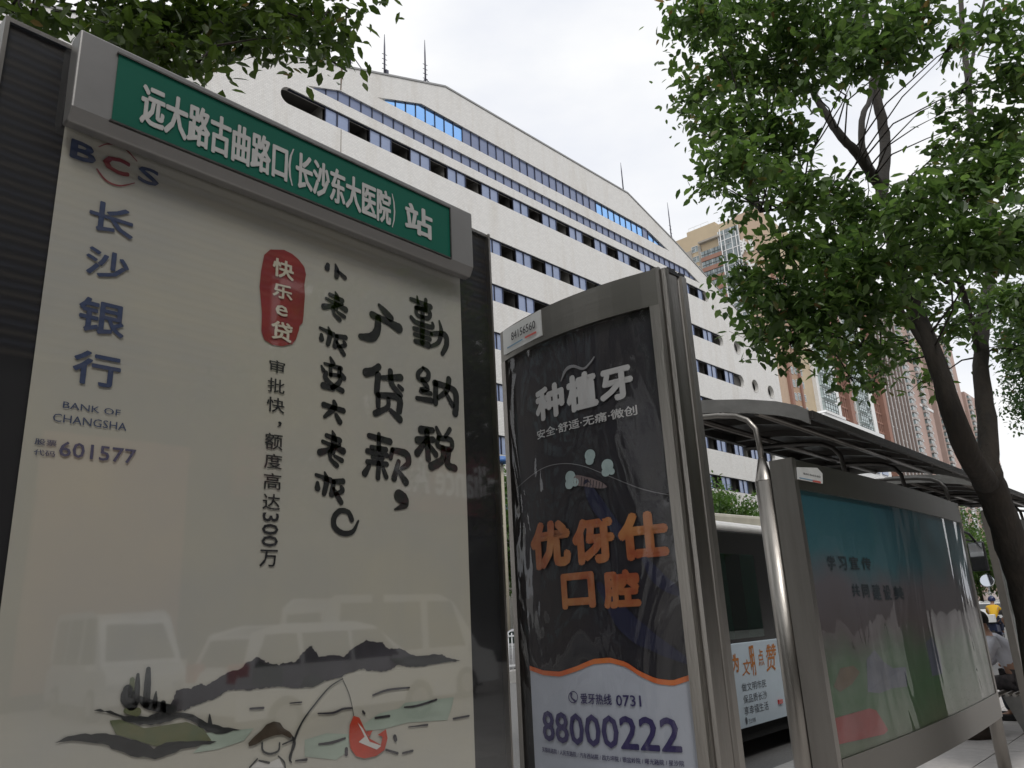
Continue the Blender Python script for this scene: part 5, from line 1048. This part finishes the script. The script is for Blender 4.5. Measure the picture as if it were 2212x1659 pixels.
def rider(x, y):
    p = thing('person', 'rider in bright yellow shirt and dark blue helmet on an electric scooter', 'person', (x, y, -.13)); z0 = -.13
    hip = (x, y, z0+.86); ch = (x+.22, y, z0+1.28); nk = (x+.3, y, z0+1.45); hd = (x+.36, y, z0+1.60)
    c_ = [[(*hip, .15), (x+.1, y, z0+1.06, .14), (*ch, .15), (*nk, .06), (hd[0], hd[1], hd[2]-.03, .08), (hd[0], hd[1], hd[2]+.05, .088)]]
    s_ = [[(*hip, .165), (x+.1, y, z0+1.06, .16), (*ch, .17), (nk[0]-.01, nk[1], nk[2]-.03, .08)]]; t_ = []
    for s in (-1, 1):
        sh = (x+.22, y+s*.19, z0+1.33); el = (x+.42, y+s*.27, z0+1.12); ha = (x+.62, y+s*.24, z0+1.08); kn = (x+.42, y+s*.16, z0+.78); an = (x+.36, y+s*.15, z0+.40)
        c_.append([(*ch, .15), (*sh, .065), (*el, .045), (*ha, .03)]); c_ += fingers(None, ha[0]+.03, ha[1], ha[2], 1, 0, -.3); c_.append([(*hip, .15), (x+.08, y+s*.1, z0+.84, .09), (*kn, .065), (*an, .04), (x+.5, y+s*.15, z0+.36, .035)])
        s_.append([(*ch, .17), (*sh, .09), (*el, .065)]); t_.append([(hip[0], hip[1], hip[2]-.03, .165), (x+.08, y+s*.1, z0+.84, .11), (*kn, .08), (*an, .06)])
    skin(p, 'body', c_, skin_m); skin(p, 'shirt', s_, mat('yellow_shirt', (.72, .42, .015), .7)); skin(p, 'trousers', t_, mat('navy_trousers', (.02, .025, .05), .8))
    headshape(p, (hd[0]-.01, hd[1], hd[2]+.04), (1, 0, 0), name='helmet', hm=mat('dark_blue_helmet', (.02, .03, .09), .2), scale=1.35); face(p, hd, 1, 0)
    v = thing('electric_scooter', 'dark electric scooter under the rider in yellow', 'scooter', (x+.2, y, -.13))
    q = MB(); q.prism([(x-.45, y-.14, z0+.42), (x+.12, y-.14, z0+.38), (x+.2, y-.14, z0+.26), (x+.62, y-.14, z0+.26), (x+.72, y-.14, z0+.9), (x+.66, y-.14, z0+.92), (x+.56, y-.14, z0+.34), (x+.26, y-.14, z0+.34), (x+.16, y-.14, z0+.66), (x-.5, y-.14, z0+.72)], (0, .28, 0)); part(v, 'body_shell', q, mat('scooter_navy', (.02, .03, .08), .3), bevel=.03)
    q = MB(); q.box((x-.5, y-.13, z0+.72), (x+.15, y+.13, z0+.78)); part(v, 'seat', q, black_print, bevel=.02)
    q = MB(); q.tube([(x+.7, y, z0+.3), (x+.66, y, z0+1.05)], .03, 8); q.tube([(x+.62, y-.32, z0+1.08), (x+.68, y, z0+1.05), (x+.62, y+.32, z0+1.08)], .018, 8); part(v, 'handlebar', q, steel_dark)
    for wx in (-.42, .78):
        q = MB(); q.tube([(x+wx, y-.05, z0+.24), (x+wx, y+.05, z0+.24)], .24, 20); w_ = part(v, 'wheel', q, tyre_m); q = MB(); q.tube([(x+wx, y-.055, z0+.24), (x+wx, y+.055, z0+.24)], .12, 14); part(w_, 'rim', q, rim_m)
    q = MB(); q.box((x-.78, y-.18, z0+.78), (x-.45, y+.18, z0+1.08)); part(v, 'top_box', q, white_paint, bevel=.02)
rider(37.5, 7.95)
# planter under the far end of the long board
pt = thing('planter', 'low dark round planter on the paving beyond the leg of the long board', 'planter', (11.6, 2.98, 0)); q = MB(); q.tube([(11.6, 2.98, 0), (11.6, 2.98, .06), (11.6, 2.98, .08), (11.6, 2.98, .42)], [.30, .30, .24, .26], 22); part(pt, 'pot', q, mat('dark_clay_pot', (.05, .035, .025), .8, 0, .3, 10))
q = MB()
for k in range(90):
    a, r = random.uniform(0, 6.28), random.uniform(0, .3); c_ = Vector((11.6+r*math.cos(a), 2.98+r*math.sin(a), .45+random.uniform(0, .3))); d_ = Vector((random.uniform(-1, 1), random.uniform(-1, 1), random.uniform(.2, 1))).normalized()*.09; s = d_.cross(Vector((0, 0, 1)))*.4
    q.add([c_-d_, c_+s, c_+d_, c_-s], [(0, 1, 2, 3)])
o = part(pt, 'foliage', q, leaf_d); o['kind'] = 'stuff'

# ------------------------------------------------------------------ trees
LV = [(0, 0, 0), (.30, .24, .035), (.68, .20, .02), (1, 0, -.08), (.68, -.20, .02), (.30, -.24, .035), (.33, 0, -.015), (.68, 0, -.03)]
LF = [(0, 6, 1), (1, 6, 7, 2), (2, 7, 3), (0, 5, 6), (5, 4, 7, 6), (4, 3, 7)]
def leaf_basis():
    yaw = random.uniform(0, 2*math.pi); pitch = random.gauss(-.45, .45); roll = random.gauss(0, .55)
    return Matrix.Rotation(yaw, 3, 'Z') @ Matrix.Rotation(-pitch, 3, 'Y') @ Matrix.Rotation(roll, 3, 'X')
lm0 = MB(); lm0.add([(x, y, z) for x, y, z in LV], LF); 
def leafy(root, clusters, size, mat_, singles, cam_near=True, squash=.75):
    """clusters: (centre, radius, count). The leaves nearest the eye become single parts, the rest one joined part."""
    L_ = []
    for c, r, n in clusters:
        c = Vector(c); tw = [Vector((random.gauss(0, .5), random.gauss(0, .5), random.gauss(0, .5*squash)))*r for _ in range(max(3, n//9))]
        for i in range(n):
            t_ = random.choice(tw); p = c+t_+Vector((random.gauss(0, 1), random.gauss(0, 1), random.gauss(0, .7)))*size*.95
            L_.append((p, leaf_basis(), size*random.uniform(.55, 1.25)))
    L_.sort(key=lambda t: (t[0]-Vector((0, 0, H))).length)
    b0 = worldloc(root)
    if singles:
        me = lm0.mesh('leaf', mat_)
        pick = L_[:singles*2:2]; ids = set(id(t) for t in pick); L_ = [t for t in L_ if id(t) not in ids]
        for p, Mx, s in pick:
            o = link('leaf', me, root); o.matrix_local = Matrix.Translation(p-b0) @ Mx.to_4x4() @ Matrix.Scale(s, 4)
    q = MB()
    for p, Mx, s in L_:
        q.add([p+Mx @ (Vector(v)*s) for v in LV], LF, 0, False)
    o = part(root, 'foliage', q, mat_); o['kind'] = 'stuff'
def open_sky(c, pad):       # keeps the gaps between the crown's clumps that the photo shows
    v = c-Vector((0, 0, H)); z = _X[2]*v.x+_Y[2]*v.y+_Z[2]*v.z
    if z < .2: return True
    X = 512+FPX*(_X[0]*v.x+_Y[0]*v.y+_Z[0]*v.z)/z; Y = 384+FPX*(_X[1]*v.x+_Y[1]*v.y+_Z[1]*v.z)/z
    return not (-pad < X < 1024+pad and -pad < Y < 768+pad)
ANCH = {}
def limb(root, name, pts, r, n=10):
    # pts -> smooth wobbly limb
    P = [Vector(p) for p in pts]; out = []; rr = []
    for i in range(len(P)-1):
        a = P[max(i-1, 0)]; b = P[i]; c = P[i+1]; d = P[min(i+2, len(P)-1)]
        for k in range(5):
            t = k/5; out.append(.5*((2*b)+(c-a)*t+(2*a-5*b+4*c-d)*t*t+(-a+3*b-3*c+d)*t**3)+Vector((random.gauss(0, .003), random.gauss(0, .003), 0))); rr.append((r[i]*(1-t)+r[i+1]*t)*random.uniform(.96, 1.05))
    out.append(P[-1]); rr.append(r[-1]); ANCH.setdefault(root.name, []).extend(zip(out, rr)); q = MB(); q.tube(out, rr, n); return part(root, name, q, bark)
def at(px, py, Y): return onY(px, py, Y)
mt = thing('street_tree', 'broadleaf street tree with forked dark trunk filling the upper right', 'tree', (7.15, 1.32, 0))
f7 = lambda x, y, Y: at(*d7(x, y), Y)
fork = at(984, 470, 1.32)
base = Vector((7.15, 1.32, 0))
limb(mt, 'trunk', [base, at(1033, 618, 1.32), at(1011, 545, 1.32), at(997, 503, 1.32), fork], [.17, .125, .115, .112, .12], 16)
bl = [fork+Vector((0, 0, -.1)), at(962, 440, 1.32), at(937, 365, 1.38), at(912, 300, 1.5), at(893, 245, 1.62), at(882, 190, 1.75)]
limb(mt, 'limb', bl, [.09, .082, .070, .058, .05, .045])
br2 = [fork+Vector((0, 0, -.08)), at(988, 430, 1.27), at(981, 365, 1.27), at(985, 310, 1.25), at(994, 250, 1.22)]
limb(mt, 'limb', br2, [.08, .072, .062, .052, .045])
up1 = at(885, 150, 1.82)
limb(mt, 'limb', [at(882, 190, 1.75), f7(1080, 590, 1.85), f7(1050, 430, 1.9), f7(1030, 280, 1.95), f7(1000, 120, 2.0), f7(990, -60, 2.05)], [.06, .058, .054, .05, .045, .04])
limb(mt, 'limb', [at(882, 190, 1.75), f7(965, 640, 1.85), f7(900, 570, 1.95), f7(845, 490, 2.05), f7(790, 400, 2.15), f7(745, 330, 2.2), f7(640, 240, 2.3)], [.05, .046, .042, .036, .032, .026, .015])
limb(mt, 'limb', [at(882, 190, 1.75), f7(985, 620, 1.85), f7(985, 480, 1.9), f7(1015, 420, 1.92), f7(1020, 330, 1.95)], [.038, .034, .03, .028, .026])
limb(mt, 'limb', [at(994, 250, 1.22), f7(1480, 640, 1.3), f7(1435, 500, 1.35), f7(1425, 350, 1.38), f7(1405, 180, 1.4), f7(1390, -40, 1.42)], [.055, .052, .048, .045, .042, .038])
limb(mt, 'limb', [f7(1425, 350, 1.38), f7(1450, 200, 1.36), f7(1480, 60, 1.34), f7(1500, -60, 1.32)], [.03, .028, .026, .024])
limb(mt, 'limb', [at(937, 365, 1.38), f7(1120, 1260, 1.6), f7(1050, 1310, 1.75), f7(900, 1370, 1.95), f7(760, 1400, 2.1)], [.03, .022, .018, .014, .008])
limb(mt, 'limb', [at(988, 400, 1.27), f7(1400, 1200, 1.3), f7(1330, 1170, 1.35), f7(1270, 1120, 1.4)], [.03, .024, .02, .016])
limb(mt, 'limb', [at(893, 245, 1.62), f7(1050, 900, 1.75), f7(850, 880, 1.95), f7(700, 860, 2.15), f7(560, 880, 2.3)], [.03, .024, .02, .015, .008])
CL = [(700,18,36),(742,12,44),(790,16,44),(845,14,42),(722,68,40),(765,72,42),(800,78,36),(690,102,22),(728,118,38),(768,128,34),(738,162,32),(776,168,26),(712,182,15),(748,203,22),(788,142,20),(825,48,32),(885,40,32),(915,20,30),(862,60,26),(905,52,16),
 (800,180,20),(835,190,18),(800,208,22),(835,228,30),(872,212,30),(912,205,30),(952,192,34),(1000,172,42),(782,243,26),(820,265,36),(870,262,40),(920,255,42),(970,242,42),(1014,238,38),(745,285,24),(782,300,36),(822,312,38),(870,305,36),(915,300,30),(740,268,12),(762,335,26),(792,345,28),(832,352,28),(868,348,24),(900,345,20),
 (1000,20,30),(1018,70,36),(945,112,12),(960,126,14),(1008,128,32),(940,150,14),(955,45,12),(968,90,14),(975,150,26),(1020,300,34),(985,300,26),(955,325,20),(852,382,10),(872,390,9),(860,370,14),(930,380,16),(880,375,12),(940,345,18),(1015,350,24)]
def dist_for(px, py): return 5.8+1.7*random.random()+(0.9 if py < 160 else 0)+(1.3 if py > 290 and px > 880 else 0)
cl = []; tips = []
anchors = [v for v, r_ in ANCH[mt.name] if v.z > 2.6]
tq = MB()
for (px, py, r) in CL:
    d_ = dist_for(px, py); c = atD(px, py, d_); off = math.hypot(px-512, py-384); sc = math.cos(math.atan(off/FPX)); R_ = r/FPX*d_*sc*.86
    n = int(r*r*(.36 if py < 330 else .24))+8; cl.append((c, R_*1.0, n))
    a = min(anchors, key=lambda v: (v-c).length+random.uniform(0, .05)); dv = c-a; sd_ = dv.cross(Vector((0, 0, 1))); sd_ = sd_.normalized()*dv.length if sd_.length > 1e-4 else Vector((0, 0, 0)); w1, w2 = random.uniform(-.12, .12), random.uniform(-.12, .12)
    tq.tube([a, a+dv*.3+sd_*w1+Vector((0, 0, dv.length*.07)), a+dv*.65+sd_*w2+Vector((0, 0, dv.length*.08)), c], [.009, .007, .005, .002], 5, cap=False); mid = a+dv*.65+sd_*w2+Vector((0, 0, dv.length*.08))
    for k in range(8):
        e = c+Vector((random.gauss(0, 1), random.gauss(0, 1), random.gauss(0, .7)))*R_*.7; tq.tube([mid*.3+c*.7, (c+e)/2+Vector((0, 0, .03)), e], [.005, .004, .002], 4, cap=False)
# fill the crown's upper and outer parts that the frame cuts off
for k in range(34):
    c = Vector((random.uniform(5.5, 9.5), random.uniform(-.8, 3.2), random.uniform(6.6, 9.0)))
    if open_sky(c, 45): cl.append((c, .62, 190))
o = part(mt, 'twig', tq, bark); o['kind'] = 'stuff'
leafy(mt, cl, .090, leaf_m, 290)
# second tree: its low branches hang into the top left corner
t2_ = thing('street_tree', 'tree whose dark leafy branches hang into the top left corner', 'tree', (-.9, 3.9, 0))
limb(t2_, 'trunk', [(-.9, 3.9, 0), (-.85, 3.9, 2.0), (-.8, 4.0, 4.2), (-.5, 4.2, 6.4), (.3, 4.4, 9)], [.16, .13, .11, .09, .05], 12)
cl = []; cl2_ = []; tq = MB(); anch = [Vector((-.8, 4.0, 4.2)), Vector((2.6, 4.6, 7.6))]
for (px, py, r) in [(10,8,12),(3,30,11),(30,22,10),(55,12,9),(48,34,8),(4,60,9),(18,50,7),(75,5,8),(66,30,5),(95,45,5),(110,10,18),(130,38,18),(105,30,12),(150,20,26),(165,48,18),(190,22,28),(205,50,14),(175,66,12),(192,68,7),(225,18,26),(240,40,16),(262,18,22),(285,20,22),(275,38,14),(308,16,18),(322,30,15),(338,22,12),(352,14,8),(330,48,8),(342,58,7),(300,50,7),(316,60,5),(245,58,7),(160,70,6)]:
    d_ = random.uniform(5.4, 7.0); c = atD(px, py, d_); off = math.hypot(px-512, py-384); R_ = r/FPX*d_*math.cos(math.atan(off/FPX)); cl.append((c, R_*.72, int(r*r*.40)+6))
    cl2_.append(c)
for k in range(95):
    c = Vector((random.uniform(-2.6, 3.6), random.uniform(2.2, 6.6), random.uniform(6.2, 9.4)))
    if open_sky(c, 50) and (c-Vector((.5, 4.4, 7.6))).length < 3.2: cl.append((c, .55, 120))
for k in range(7):
    e = Vector((random.uniform(-2.2, 3.0), random.uniform(2.6, 6.2), random.uniform(7.4, 9.2)))
    if open_sky(e, 60): limb(t2_, 'limb', [(-.5, 4.2, 6.4), Vector((-.3, 4.25, 6.8))*.5+e*.5+Vector((0, 0, .3)), e], [.045, .03, .01], 7)
limb(t2_, 'limb', [(-.5, 4.2, 6.4), (.8, 4.4, 7.4), (2.6, 4.6, 7.8)], [.06, .04, .025])
limb(t2_, 'limb', [(-.5, 4.2, 6.4), (.2, 4.6, 6.9), (1.3, 4.9, 6.75), (2.6, 5.0, 6.6), (3.6, 5.0, 6.5)], [.05, .038, .028, .018, .008], 8)
limb(t2_, 'limb', [(-.5, 4.2, 6.4), (0, 4.9, 6.6), (.5, 5.2, 6.3), (1.1, 5.1, 6.1)], [.04, .028, .018, .006], 8)
an_ = [p for p, r_ in ANCH[t2_.name] if p.z > 5.5]
for c in cl2_:
    a = min(an_, key=lambda v: (v-c).length); d_ = c-a; tq.tube([a, a+d_*.35+Vector((random.uniform(-.06, .06), random.uniform(-.06, .06), .09)), a+d_*.7+Vector((random.uniform(-.06, .06), 0, .08)), c], [.010, .008, .005, .002], 5, cap=False)
    an_.append(c)
o = part(t2_, 'twig', tq, bark); o['kind'] = 'stuff'; leafy(t2_, cl, .10, leaf_d, 290)
# plain trees; those out of frame are added to darken the boards
def simple_tree(label, x, y, ht, rx, n, size, m_, zb, group=None, r0=.15, trunk_m=None, rz=None):
    t_ = thing('street_tree', label, 'tree', (x, y, 0), group); h0 = zb+(ht-zb)*.3
    q = MB(); q.tube([(x, y, 0), (x+random.uniform(-.1, .1), y, zb*.6), (x, y, h0), (x+.1, y, h0+(ht-h0)*.6)], [r0, r0*.8, r0*.6, r0*.2], 9); part(t_, 'trunk', q, trunk_m or bark)
    q = MB(); cs = []; zc_ = (zb+ht)/2; rz = (ht-zb)/2
    for k in range(n):
        u = Vector((random.gauss(0, 1), random.gauss(0, 1), random.gauss(0, 1))).normalized()*random.uniform(.45, .92); c = Vector((x+u.x*rx, y+u.y*rx, zc_+u.z*rz)); cs.append((c, rx*.26, int(26*(rx/size)**2/n*3.2)))
        q.tube([(x, y, h0), ((x+c.x)/2, (y+c.y)/2, (h0+c.z)/2+.1), c], [r0*.3, r0*.15, r0*.05], 4, cap=False)
    part(t_, 'limb', q, bark); leafy(t_, cs, size, m_, 0)
simple_tree('street tree just behind the viewpoint, mirrored dimly in the boards', -5.5, -6.2, 8.5, 3.0, 40, .15, leaf_d, 3.6)  # added out of frame to block sky light from the boards
simple_tree('street tree on our pavement to the left, mirrored in the dental column', -7.5, 3.2, 9.5, 3.4, 44, .17, leaf_d, 3.2)  # this one and the next are added to dim the column's reflections
simple_tree('second street tree on our pavement far to the left', -15, 3.0, 10.5, 3.8, 44, .2, leaf_d, 3.0)
for i_, x_ in enumerate((7, 15, 24, 34)): simple_tree(['forecourt tree mirrored in the wide teal board', 'second forecourt tree to the right, by the white minibus', 'third forecourt tree, before the long showroom', 'fourth forecourt tree, farthest right'][i_], x_+3, -9.5-i_*.8, 9.5, 3.0, 40, .2, leaf_d, 2.8)  # added unseen row that darkens what the wide board mirrors
simple_tree('street tree at the kerb beyond the forked tree, foliage behind the right limb', 23, 1.3, 9.6, 2.7, 60, .13, leaf_far2, 3.9)
simple_tree('round bright green tree between the long board and the farther shelter', 62, 13.6, 7.4, 3.3, 60, .22, leaf_far, 1.3)
for i, x in enumerate((27, 35, 43, 51, 59, 66, 74, 83, 93)):
    lab = {1: 'tree on the far pavement seen in the slit left of the dental column', 4: 'bushy tree on the far pavement above the bus roof, left one', 5: 'bushy tree on the far pavement above the bus roof, right one'}.get(i)
    simple_tree(lab or 'tree in the row on the far pavement hidden behind boards and bus', x, 31.3, 11.0+.6*math.sin(i*2), 4.1, 46, .34, leaf_far if i % 3 else leaf_far2, 3.4, 'trees along the far pavement', trunk_m=MATS['beige_post'] if i == 1 else None)
